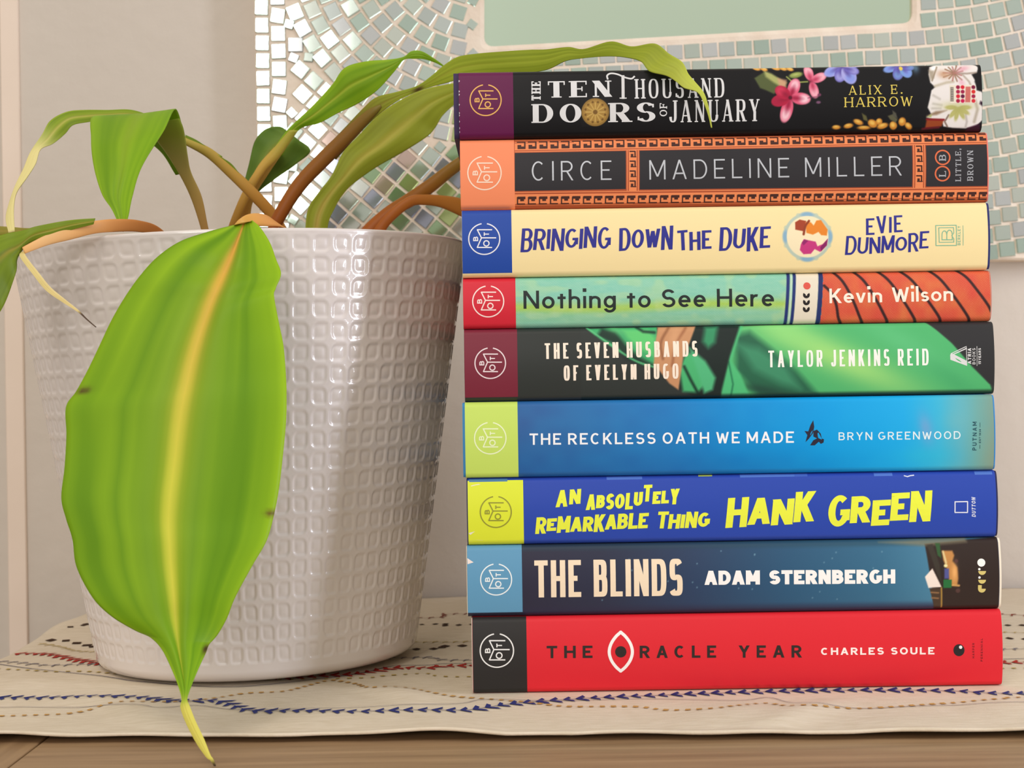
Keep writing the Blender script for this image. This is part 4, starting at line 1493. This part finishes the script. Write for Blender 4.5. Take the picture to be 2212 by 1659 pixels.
SV = (206, 210, 218)
b.text('title_lettering', [(('CIRCE', (1149, 390.5), (1321, 388.5), 42, 3.4, 3.2), dict(gap=15.5))], SV, rough=0.3, metal=0.3)
b.text('author_lettering', [(('MADELINE MILLER', (1403, 388), (1948, 379), 42, 3.4, 3.2), dict(gap=15, space=.82))], SV, rough=0.3, metal=0.3)
pm = b.text('publisher_mark', [
    (('L', (2043.5, 381), (2043.5, 369.5), 15, 3, 1.6), dict(serif=1.2)), (('B', (2043.5, 346.5), (2043.5, 334), 15, 3, 1.6), dict(serif=1.2)),
    (('LITTLE,', (2076, 391), (2076, 321), 12, 2.2, 1.3), dict(serif=1.0, gap=3.6)),
    (('BROWN', (2102.5, 390), (2102.5, 325), 13, 2.4, 1.3), dict(serif=1.0, gap=3.4))], (168, 170, 176))
b.put('publisher_rings', arc_polys(2036.5, 340, 15.3, 3.2) + arc_polys(2036, 375, 15.3, 3.2), (226, 112, 72), 0.00005)

# --- book 3: cream jacket
b = Book(2, 'hardcover_book', 'cream hardcover with dark blue brushed lettering and a round medallion, third from top', jk('cream', (252, 230, 172)), (44, 50, 110), -1, 5)
bd = b.band(1105.5, (36, 76, 168), t0=0.06, t1=1.0)
b.emblem(1046, 516, 33.5, (240, 240, 248), bd)
NV = (50, 52, 146)
J1 = [(-4, 1.12), (0, 1.0), (2, .92), (-3, 1.05), (3, .9), (0, .95), (2, 1.0), (-1, 1.02)]
b.text('title_lettering', [
    (('BRINGING', (1124, 541), (1318, 536), 46, 7.4, 5.2), dict(gap=2.5, slant=.10, jit=J1, jitrot=.05)),
    (('DOWN', (1336, 541), (1452, 537), 47, 7.6, 5.2), dict(gap=2.5, slant=.10, jit=[(-1, 1.05), (4, .85), (4, .85), (-2, 1.1)], jitrot=.05)),
    (('THE', (1464, 540), (1537, 537), 40, 7.4, 5.2), dict(gap=3, slant=.04, jit=[(-1, 1.08), (-2, 1.0), (0, 1.0)], jitrot=.05)),
    (('DUKE', (1553, 540), (1663, 536), 47, 7.8, 5.4), dict(gap=3, slant=.10, jit=[(-2, 1.08), (2, .9), (-5, 1.1), (1, .98)], jitrot=.05))], NV)
b.text('author_lettering', [
    (('EVIE', (1871, 508), (1950, 503), 36, 5.6, 4.4), dict(gap=5, slant=.06, jit=[(0, 1), (2, 1.05), (2, .95), (2, 1.02)], jitrot=.04)),
    (('DUNMORE', (1826, 551), (2006, 541), 37, 5.8, 4.4), dict(gap=2.5, slant=.10, jit=[(0, 1.1), (1, .95), (0, .95), (0, 1), (3, .8), (-1, 1.1), (5, 1)], jitrot=.04))], NV)


def p_med(P):
    P.fill((252, 230, 172))
    for k in range(8):
        a = math.radians(k * 45 + 22.5)
        P.ell(1744.5 + 50 * math.cos(a), 511 + 50 * math.sin(a), 5, 5, 0, (206, 212, 180), 1.2)
    P.ell(1744.5, 511, 51.5, 51.5, 0, (190, 206, 190), 1.2)
    for k in range(4):
        a = math.radians(k * 90)
        P.ell(1744.5 + 48 * math.cos(a), 511 + 48 * math.sin(a), 14 if k % 2 else 6, 6 if k % 2 else 14, 0, (142, 182, 206), 2)
    P.ell(1744.5, 511, 45, 45, 0, (252, 236, 196), 1.2)
    P.poly([(1718, 480), (1728, 474), (1742, 477), (1738, 500), (1718, 496)], (168, 70, 44), 1)
    P.poly([(1740, 480), (1752, 480), (1758, 487), (1764, 476), (1774, 475), (1788, 496), (1786, 509), (1774, 508), (1768, 501), (1756, 507), (1742, 503)], (236, 138, 48), 1)
    P.line([(1748, 477), (1740, 488), (1736, 506)], 5, (150, 66, 40), 1, n=12)
    P.poly([(1730, 528), (1736, 517), (1752, 520), (1762, 522), (1766, 532), (1778, 527), (1788, 516), (1786, 530), (1772, 544), (1760, 538), (1752, 548), (1736, 549), (1728, 540)], (204, 60, 130), 1)
    P.poly([(1772, 534), (1788, 516), (1786, 530), (1774, 543)], (138, 36, 100), 1)
    P.poly([(1732, 524), (1738, 517), (1746, 520), (1736, 530)], (150, 40, 110), 1)


b.art('medallion_illustration', 1686, 1803, p_med, 1.0, 0.000014, 453, 568)
b.text('publisher_mark', [
    stroke_polys([(2021.5, 487), (2066, 486.4), (2066.5, 530), (2022, 530.5)], 1.8, True), stroke_polys([(2028, 492), (2060, 491.5), (2060.5, 503), (2056, 509), (2060.5, 516), (2060.5, 523), (2029, 523.5)], 1.6, True),
    (('B', (2058, 519), (2058, 496), 24, 2.0, 1.8), {}),
    (('BERKLEY', (2075, 529.5), (2075, 488), 6, 1.1, 1.0), dict(gap=1.8)), stroke_polys([(2080.5, 487), (2080.8, 530)], 1.2)], (132, 190, 160))

# --- book 4: mint and orange cloth pattern
b = Book(3, 'hardcover_book', 'thin mint green hardcover whose right end is orange with dark slanted stripes, fourth from top', jk('mint', (150, 204, 172)), (222, 90, 84), -1, 2)


def p_mint(P):
    P.fill((142, 204, 172))
    n1 = vnoise((P.x - 1000) / 1000.0, (P.y - 580) / 130.0, 40, 9, 3)
    n2 = vnoise((P.x - 1000) / 1000.0, (P.y - 580) / 130.0, 12, 3, 8)
    P.mix(.6 * n2, (120, 200, 190))
    yc = P.y + 0.012 * (P.x - 1110)
    P.mix(np.exp(-((yc - 665 - 4 * np.sin(P.x / 90)) / 11) ** 2) * .85, (174, 208, 74))
    P.mix(np.exp(-((yc - 690) / 9) ** 2) * .5, (140, 200, 150))
    P.mix(np.clip((n1 - .6) * 1.4, 0, .3), (206, 222, 150))
    n3 = vnoise((P.x - 1000) / 1000.0, (P.y - 580) / 130.0, 60, 34, 15)
    P.mix(.22 * n3, (186, 226, 196))
    wv = (np.sin(P.x * 1.1) * np.sin(P.y * 1.2 + P.x * .2))
    P.mix(.10 * (wv > 0.3), (235, 245, 235))
    # navy and white stripes, leaning
    sh = (P.y - 586) * 0.06

    def vst(x0, x1, c):
        P.mix(np.clip((P.x + sh - x0) / 1.5 + .5, 0, 1) * np.clip((x1 - P.x - sh) / 1.5 + .5, 0, 1), c)
    vst(1701, 1708, (40, 54, 118))
    vst(1709.5, 1713.5, (196, 224, 200))
    vst(1714.5, 1721.5, (40, 54, 118))
    vst(1721.5, 1770, (236, 226, 206))
    vst(1770, 1780, (40, 54, 110))
    m = P.x + sh > 1780
    P.mix(m * 1.0, (224, 92, 66))
    P.mix(m * .55 * vnoise((P.x - 1700) / 400.0, (P.y - 580) / 130.0, 22, 7, 5), (226, 146, 74))
    P.mix(m * .45 * vnoise((P.x - 1700) / 400.0, (P.y - 580) / 130.0, 16, 5, 12), (206, 62, 62))
    P.mix(m * .14 * (wv > .35), (250, 190, 150))
    for (a, c) in (((1781, 617), (1820, 700)), ((1801, 586), (1866, 698)), ((1845, 585), (1920, 696)), ((1897, 584), (1981, 696)), ((1946, 584), (2035, 694)), ((2008, 582), (2098, 694)), ((2068, 582), (2142, 672))):
        mid = ((a[0] + c[0]) / 2 + 6, (a[1] + c[1]) / 2)
        P.line([a, (a[0] + (mid[0] - a[0]) * .4 + 5, a[1] + (mid[1] - a[1]) * .4), mid, (c[0] - 8, c[1] - 14), c], 6.0, (62, 38, 40), 1.0, n=24)


b.art('cover_illustration', 1113, 2141, p_mint, 1.35, 0.000014)
bd = b.band(1114, (216, 42, 60), 0.00004)
b.emblem(1054.6, 651, 33.5, (255, 232, 226), bd)
b.text('title_lettering', [(('Nothing to See Here', (1131, 667), (1672, 661.5), 39, 6.4, 5.6), dict(gap=6.5, space=.62))], (38, 46, 46))
b.text('author_lettering', [(('Kevin Wilson', (1792, 655), (2059, 650), 31.5, 5.6, 4.8), dict(gap=4.6, space=.68))], (255, 244, 226))
lg = []
for yy in (667, 652, 637):
    lg += arc_polys(1742, yy, 4.6, 5.6, -35, 215)
b.put('publisher_mark', lg, (40, 36, 36), 0.00005)
b.put('publisher_dot', disc_polys(1743.5, 617.5, 7.8), (226, 92, 80), 0.00005)

# --- book 5: dark jacket, green satin
b = Book(4, 'hardcover_book', 'charcoal hardcover with a green satin dress across its right half, fifth from top', jk('charcoal', (52, 56, 54), 0.36), (70, 70, 70), -1, 1)


def p_satin(P):
    P.fill((52, 57, 55))
    Gm, Gl, Gd = (84, 186, 116), (166, 226, 128), (34, 84, 62)
    P.poly([(1560, 706), (1998, 690), (2030, 716), (2058, 742), (2100, 792), (2140, 830), (2148, 850), (1560, 862), (1552, 790)], Gm, 2)
    P.glow(1810, 772, 190, 34, 24, Gl, .95)
    P.glow(1700, 716, 60, 26, 20, (150, 224, 130), .8)
    P.glow(1960, 745, 110, 24, 30, (96, 196, 128), .9)
    P.glow(2060, 820, 70, 20, 35, (76, 176, 112), .8)
    P.poly([(1590, 724), (1620, 716), (1660, 748), (1720, 800), (1768, 852), (1640, 856), (1590, 800)], (40, 96, 74), 8, .9)
    P.poly([(1592, 742), (1640, 752), (1700, 795), (1730, 840), (1690, 830), (1630, 800)], (72, 156, 116), 10, .8)
    P.glow(1650, 842, 60, 10, 10, (38, 74, 62), .8)
    P.poly([(1560, 704), (1606, 703), (1592, 740), (1580, 780), (1600, 810), (1622, 858), (1560, 862)], (84, 196, 128), 3)
    P.poly([(1560, 704), (1588, 704), (1574, 770), (1558, 830)], (36, 44, 44), 4)
    P.line([(1574, 782), (1584, 830), (1580, 856)], 3, (40, 120, 84), 2)
    P.poly([(1470, 706), (1600, 702), (1576, 770), (1556, 860), (1508, 862), (1470, 840), (1466, 790)], (33, 44, 42), 3)
    P.poly([(1482, 760), (1500, 766), (1520, 800), (1524, 830), (1508, 848), (1476, 846), (1468, 800)], (78, 186, 120), 4)
    P.poly([(1488, 750), (1524, 780), (1546, 816), (1540, 842), (1522, 850), (1506, 800)], (86, 190, 132), 4)
    P.poly([(1524, 706), (1552, 704), (1545, 740), (1530, 752), (1518, 738)], (58, 150, 104), 6)
    P.line([(1478, 792), (1492, 820), (1510, 852)], 5, (20, 40, 36), 3)
    # gathered sleeve at left
    P.poly([(1268, 710), (1420, 706), (1420, 790), (1392, 790), (1360, 776), (1325, 752), (1290, 728)], (70, 176, 112), 2)
    P.poly([(1300, 708), (1330, 716), (1352, 744), (1380, 770), (1420, 792), (1396, 792), (1350, 776), (1330, 745), (1290, 726)], (28, 44, 40), 5, .9)
    P.poly([(1345, 712), (1400, 712), (1416, 730), (1412, 770), (1380, 752), (1356, 730)], (100, 208, 120), 5)
    P.glow(1330, 712, 22, 8, 20, (96, 190, 120), .7)
    P.line([(1268, 708), (1320, 745), (1370, 778), (1416, 794)], 3.5, (96, 196, 132), 1.5, n=20)
    P.line([(1376, 707), (1390, 716), (1414, 718)], 5, (24, 50, 42), 3)
    # forearm
    P.poly([(1422, 706), (1504, 704), (1490, 740), (1476, 770), (1472, 800), (1466, 842), (1446, 828), (1424, 800), (1412, 786), (1416, 740)], (206, 150, 108), 2)
    P.line([(1446, 706), (1428, 740), (1432, 775)], 5, (150, 98, 66), 3, n=12)
    P.line([(1482, 708), (1460, 745), (1452, 790)], 5, (164, 106, 72), 3, n=12)
    P.glow(1456, 730, 10, 26, 20, (226, 170, 126), .6)
    P.poly([(1996, 690), (2150, 686), (2150, 834), (2138, 828), (2100, 790), (2056, 740), (2024, 712)], (50, 50, 52), 2)
    P.mix(sm(852, 862, P.y + 0.0175 * (P.x - 1300)) * .8, (26, 40, 34))


b.art('cover_illustration', 1255, 2148, p_satin, 1.5, 0.000014)
bd = b.band(1118, (126, 42, 60), t0=0.06)
b.emblem(1059, 784.5, 33, (240, 222, 226), bd)
CRW = (255, 240, 222)
b.text('title_lettering', [
    (('THE SEVEN HUSBANDS', (1177, 775.5), (1507, 770), 34, 5.6, 4.2), dict(gap=7.6, space=.52, sq=3.2)),
    (('OF EVELYN HUGO', (1218, 822.5), (1466, 818), 33, 5.6, 4.2), dict(gap=7.6, space=.52, sq=3.2))], CRW)
b.text('author_lettering', [(('TAYLOR JENKINS REID', (1660, 793.5), (2006, 789), 36, 5.0, 4.2), dict(gap=7.6, space=.5, sq=3.2))], (250, 252, 244))
b.text('publisher_mark', [
    [[np.array(p) for p in ((2052.5, 766), (2056, 763), (2089, 780), (2088, 790))], [np.array(p) for p in ((2052.5, 766), (2052.8, 777), (2088, 790), (2089, 780))]],
    stroke_polys([(2054, 764), (2086, 749)], 1.6), stroke_polys([(2058, 766), (2088, 752.5)], 2.2), stroke_polys([(2087.5, 748), (2088.5, 790)], 1.2),
    (('ATRIA', (2098, 786), (2098, 752), 7.5, 1.7), dict(gap=1.8)), (('BOOKS', (2107, 787), (2107, 752), 6.5, 1.0), dict(gap=2.2)),
    stroke_polys([(2110.5, 748), (2110.5, 790)], 1.0), (('15 YEARS', (2119, 787), (2119, 752), 5.5, 1.2), dict(gap=1.2, space=.3))], (226, 226, 226))

# --- book 6: blue sky jacket
b = Book(5, 'hardcover_book', 'bright blue hardcover with lime end block and small dark bird, sixth from top', jk('sky', (30, 116, 190)), (66, 146, 206), 5, 3)


def p_sky(P):
    P.ramp([(1110, (46, 92, 156)), (1250, (42, 108, 172)), (1450, (30, 120, 192)), (1600, (8, 140, 214)), (1780, (0, 158, 230)), (1950, (22, 172, 236)), (2030, (60, 184, 222)), (2075, (96, 180, 196)), (2110, (118, 172, 164)), (2150, (138, 158, 136))])
    P.mix(.4 * sm(0.5, 1.0, (P.y + 0.016 * (P.x - 1300) - 868) / 160.0) * sm(2000, 1500, P.x), (28, 96, 170))
    P.glow(2000, 925, 15, 34, -12, (140, 160, 210), .6)
    P.glow(2070, 905, 30, 40, 0, (120, 186, 190), .5)
    P.glow(2000, 985, 60, 20, 0, (40, 190, 226), .5)
    P.mix(.12 * vnoise((P.x - 1100) / 1000.0, (P.y - 860) / 160., 30, 6, 4), (40, 180, 230))


b.art('cover_illustration', 1118, 2148, p_sky, 2.2, 0.000014)
bd = b.band(1119, (202, 228, 106), 0.00004)
b.emblem(1059, 946.6, 34, (240, 250, 206), bd)
b.text('title_lettering', [(('THE RECKLESS OATH WE MADE', (1144, 961), (1715, 956.5), 24.5, 4.3, 3.8), dict(gap=6.2, space=.62))], (248, 250, 255))
b.text('author_lettering', [(('BRYN GREENWOOD', (1811.5, 951), (2075, 948.3), 17, 2.7, 2.4), dict(gap=5.4, space=.75))], (226, 244, 250))


def tri(*pts):
    return [[np.array(p) for p in pts]]


bird = tri((1757, 908), (1759, 922), (1756, 936), (1747, 948), (1740, 955), (1744, 940), (1738, 931), (1746, 932), (1751, 918))
bird += tri((1757, 931), (1765, 928), (1773, 937), (1775, 947), (1780, 949), (1779, 956), (1773, 959), (1769, 954), (1760, 962), (1750, 962), (1757, 951), (1765, 947), (1757, 943))
b.put('bird_silhouette', bird, (42, 40, 58), 0.00005)
b.text('publisher_mark', [(('PUTNAM', (2110, 973), (2110, 911), 9, 1.7), dict(gap=3.6)), (('EST 1838', (2119, 957), (2119, 927), 4, .8), dict(gap=1.0, space=.5)), stroke_polys([(2117, 913), (2117, 923)], .9), stroke_polys([(2117, 961), (2117, 969)], .9)], (40, 84, 96))

# --- book 7: royal blue with yellow letters
b = Book(6, 'hardcover_book', 'royal blue hardcover with jumbled bright yellow capitals, third from the bottom', jk('royal', (44, 74, 176)), (40, 40, 80), 2, 4)
bd = b.band(1131, (226, 236, 58), t1=0.965)
b.emblem(1071, 1106, 33.5, (150, 150, 56), bd)
YL = (238, 246, 72)
random.seed(5)
b.text('title_lettering', [
    (('AN', (1200, 1096), (1254, 1092), 36, 8.6, 7.2), dict(gap=4, slant=.14, jit=[(0, 1), (4, .88)])),
    (('ABSOLUTELY', (1265, 1102), (1466, 1092), 34, 8.2, 7.0), dict(gap=1.8, slant=.14, jit=[(0, .98), (3, .82), (-1, 1.0), (0, .92), (-3, 1.04), (4, .86), (12, 1.05), (6, .78), (6, .8), (3, .98)])),
    (('REMARKABLE', (1156, 1154), (1399, 1142), 36, 8.6, 7.2), dict(gap=1.2, slant=.14, jit=[(0, 1), (5, .76), (0, 1.0), (1, .88), (0, .9), (-2, 1.05), (2, .9), (2, .92), (1, .95), (1, .92)])),
    (('THING', (1418, 1142), (1532, 1140), 36, 8.6, 7.2), dict(gap=1.6, slant=.14, jit=[(0, 1.02), (-1, .88), (0, .82), (0, .98), (2, .86)]))], YL)
b.text('author_lettering', [
    (('HANK', (1567, 1141), (1758, 1130), 62, 15.5, 12.5), dict(gap=2, slant=.15, jit=[(0, 1.04), (4, .92), (0, .9), (4, 1.05)])),
    (('GREEN', (1787, 1139), (2010, 1128), 64, 15.5, 12.5), dict(gap=2, slant=.12, jit=[(0, 1.06), (6, .9), (-2, .86), (7, .93), (2, 1.04)]))], YL)
bxs = [(1013, 1096, 1036, 1042, (80, 128, 176)), (1311, 1388, 1029.5, 1037, (84, 122, 206)), (1510, 1540, 1026, 1030, (200, 214, 90)), (1600, 1718, 1026, 1032, (84, 122, 206)), (1718, 1746, 1023, 1030, (70, 104, 196)), (1890, 1930, 1021, 1029, (84, 122, 206)), (2108, 2146, 1017, 1026, (84, 122, 206))]
for k, (x0, x1, y0, y1, c) in enumerate(bxs):
    b.put('printed_block', rect_polys(x0, x1, y0, y1, -0.0175, 3), c, 0.00003 + 0.000002 * k)
b.text('publisher_mark', [stroke_polys([(2063, 1084), (2090, 1083.5), (2090, 1107), (2063, 1107)], 2.4, True), (('DUTTON', (2108, 1117), (2107, 1075), 8.5, 1.6), dict(gap=1.8, slant=.2)), stroke_polys([(1955, 1028), (1962, 1030), (1968, 1028), (1976, 1027)], 2.2)], (226, 230, 244))
b.put('worn_corner', tri((1011, 1040), (1038, 1047), (1026, 1049), (1018, 1051)) + tri((1011, 1182), (1044, 1168), (1030, 1167), (1014, 1170)) + tri((1012, 1152), (1026, 1148), (1016, 1156)), (240, 236, 214), 0.00006)

# --- book 8: night blue
b = Book(7, 'hardcover_book', 'navy hardcover with a pale blue end block and heavy cream capitals, second from the bottom', jk('night', (44, 46, 66)), (244, 234, 214), 1.5, 5)


def p_night(P):
    P.ramp([(1120, (46, 44, 64)), (1300, (46, 50, 72)), (1500, (46, 66, 98)), (1700, (46, 88, 122)), (1900, (56, 108, 140)), (2010, (72, 128, 158)), (2160, (80, 130, 160))])
    yc = P.y + 0.014 * (P.x - 1600)
    P.mix(.75 * sm(1300, 1318, yc), (46, 44, 70))
    P.mix(.5 * sm(1190, 1178, yc), (40, 70, 84))
    rg = np.random.default_rng(3)
    for _ in range(26):
        P.ell(rg.uniform(1300, 1990), rg.uniform(1180, 1300), 1.6, 1.6, 0, (120, 160, 180), 1, .7)
    # desert houses, turned on their side
    P.poly([(1999, 1175), (2170, 1160), (2170, 1325), (2020, 1318)], (50, 38, 34), 1.5)
    P.poly([(1900, 1172), (2090, 1160), (2090, 1172), (1996, 1180)], (136, 130, 104), 4, .7)
    P.poly([(2004, 1178), (2016, 1176), (2030, 1220), (2034, 1262), (2024, 1240)], (60, 54, 46), 1.5)
    P.poly([(1998, 1246), (2014, 1228), (2026, 1252), (2034, 1268), (2006, 1270)], (244, 230, 218), 1)
    P.poly([(2008, 1271), (2034, 1271), (2036, 1312), (2020, 1312)], (74, 58, 44), 1)
    P.line([(2034, 1270), (2036, 1312)], 3, (178, 140, 66), 1)
    P.line([(2012, 1280), (2028, 1281)], 3, (150, 112, 76), 1)
    P.line([(2014, 1292), (2028, 1293)], 3, (150, 112, 76), 1)
    P.poly([(2022, 1174), (2032, 1174), (2034, 1206), (2026, 1200)], (52, 92, 52), 1.5)
    P.poly([(2036, 1190), (2058, 1190), (2062, 1200), (2058, 1212), (2068, 1226), (2070, 1250), (2068, 1264), (2052, 1262), (2046, 1230), (2038, 1210)], (196, 138, 76), 2)
    P.glow(2062, 1236, 6, 18, 0, (240, 180, 110), .9)
    P.line([(2038, 1192), (2044, 1216)], 4, (226, 206, 150), 1.5)
    P.ell(2043, 1222, 4, 3.5, 0, (240, 230, 170), 1)
    P.poly([(2040, 1228), (2050, 1228), (2050, 1250), (2040, 1250)], (84, 88, 150), 1.5)
    P.poly([(2038, 1252), (2056, 1252), (2056, 1270), (2038, 1270)], (40, 112, 60), 1)
    P.line([(2058, 1264), (2072, 1265)], 4, (216, 166, 96), 1)
    P.ell(2066, 1212, 4, 4, 0, (90, 60, 56), 1)
    P.ell(2070, 1276, 5, 5, 0, (84, 58, 54), 1)


b.art('cover_illustration', 1127, 2158, p_night, 1.5, 0.000014)
bd = b.band(1128, (98, 156, 194), 0.00004, t0=0.06)
b.emblem(1071.7, 1252, 33.5, (238, 246, 250), bd)
b.text('title_lettering', [(('THE BLINDS', (1155, 1291), (1475, 1287), 80, 11.6, 11), dict(gap=6.5, space=.34, sq=3.4))], (246, 226, 198))
b.text('author_lettering', [(('ADAM STERNBERGH', (1522, 1263.5), (1934, 1260.5), 30.5, 9.6, 8.0), dict(gap=2.6, space=.66))], (250, 248, 246))
lg = disc_polys(2120, 1215.4, 8.6)
b.put('publisher_dot', lg + disc_polys(2115.5, 1229.5, 2.6) + disc_polys(2115.8, 1247.5, 2.6), (255, 252, 246), 0.00005)


def half(cx, cy, r_):
    out = []
    for k in range(14):
        t0, t1 = math.pi * k / 14, math.pi * (k + 1) / 14
        out.append([np.array([cx, cy]), np.array([cx + r_ * math.cos(t0), cy + r_ * math.sin(t0)]), np.array([cx + r_ * math.cos(t1), cy + r_ * math.sin(t1)])])
    return out


b.put('publisher_mark', half(2121.5, 1233.5, 8.4) + half(2121.5, 1252.5, 8.4) + half(2121.5, 1272, 8.4) + rect_polys(2113, 2121, 1264, 1273, 0, 2), (216, 198, 120), 0.00005)
b.put('worn_corner', tri((1009, 1206), (1023, 1215), (1010, 1219)), (240, 226, 220), 0.00006)

# --- book 9: red, at the bottom
b = Book(8, 'hardcover_book', 'red hardcover with black end block and white eye outline, bottom of the stack', jk('red', (222, 40, 52), 0.40), (206, 198, 188), 2, 1)
bd = b.band(1138, (44, 42, 42))
b.emblem(1073.3, 1405.5, 36, (236, 236, 236), bd)
BK = (46, 38, 36)
b.text('title_lettering', [
    (('THE', (1181, 1421.8), (1280, 1421.2), 26.5, 6.0, 5.2), dict(gap=15)),
    (('RACLE', (1382, 1421.4), (1547, 1420.8), 26.5, 6.0, 5.2), dict(gap=14.5)),
    (('YEAR', (1596, 1420.8), (1732, 1420.4), 26.5, 6.0, 5.2), dict(gap=15.5)), disc_polys(1341, 1408, 12.2)], BK)
eye = [(1341 + 24.5 * math.cos(t) * 1.0, 1408) for t in (0,)]
top_e = [(1341, 1366), (1352, 1376), (1362, 1391), (1366, 1408), (1362, 1425), (1352, 1440), (1341, 1450)]
bot_e = [(1341, 1450), (1330, 1440), (1320, 1425), (1316, 1408), (1320, 1391), (1330, 1376), (1341, 1366)]
b.put('eye_outline', stroke_polys(top_e, 6.6, n=30) + stroke_polys(bot_e, 6.6, n=30), (250, 246, 244), 0.00005)
b.text('author_lettering', [(('CHARLES SOULE', (1773.5, 1414.8), (2018.5, 1413.5), 15.5, 4.0, 3.3), dict(gap=5.2, space=1.0))], (252, 236, 232))
b.put('publisher_mark', disc_polys(2071.5, 1404.5, 12, 13), (40, 36, 38), 0.00005)
b.put('publisher_dot', disc_polys(2075, 1398, 3.6), (240, 236, 236), 0.00009)
b.text('imprint_lettering', [(('HARPER', (2105, 1422), (2105, 1389), 4.5, 1.0), dict(gap=2.0)), (('PERENNIAL', (2123, 1429), (2123, 1379), 4.5, 1.0), dict(gap=2.0))], (136, 30, 40))
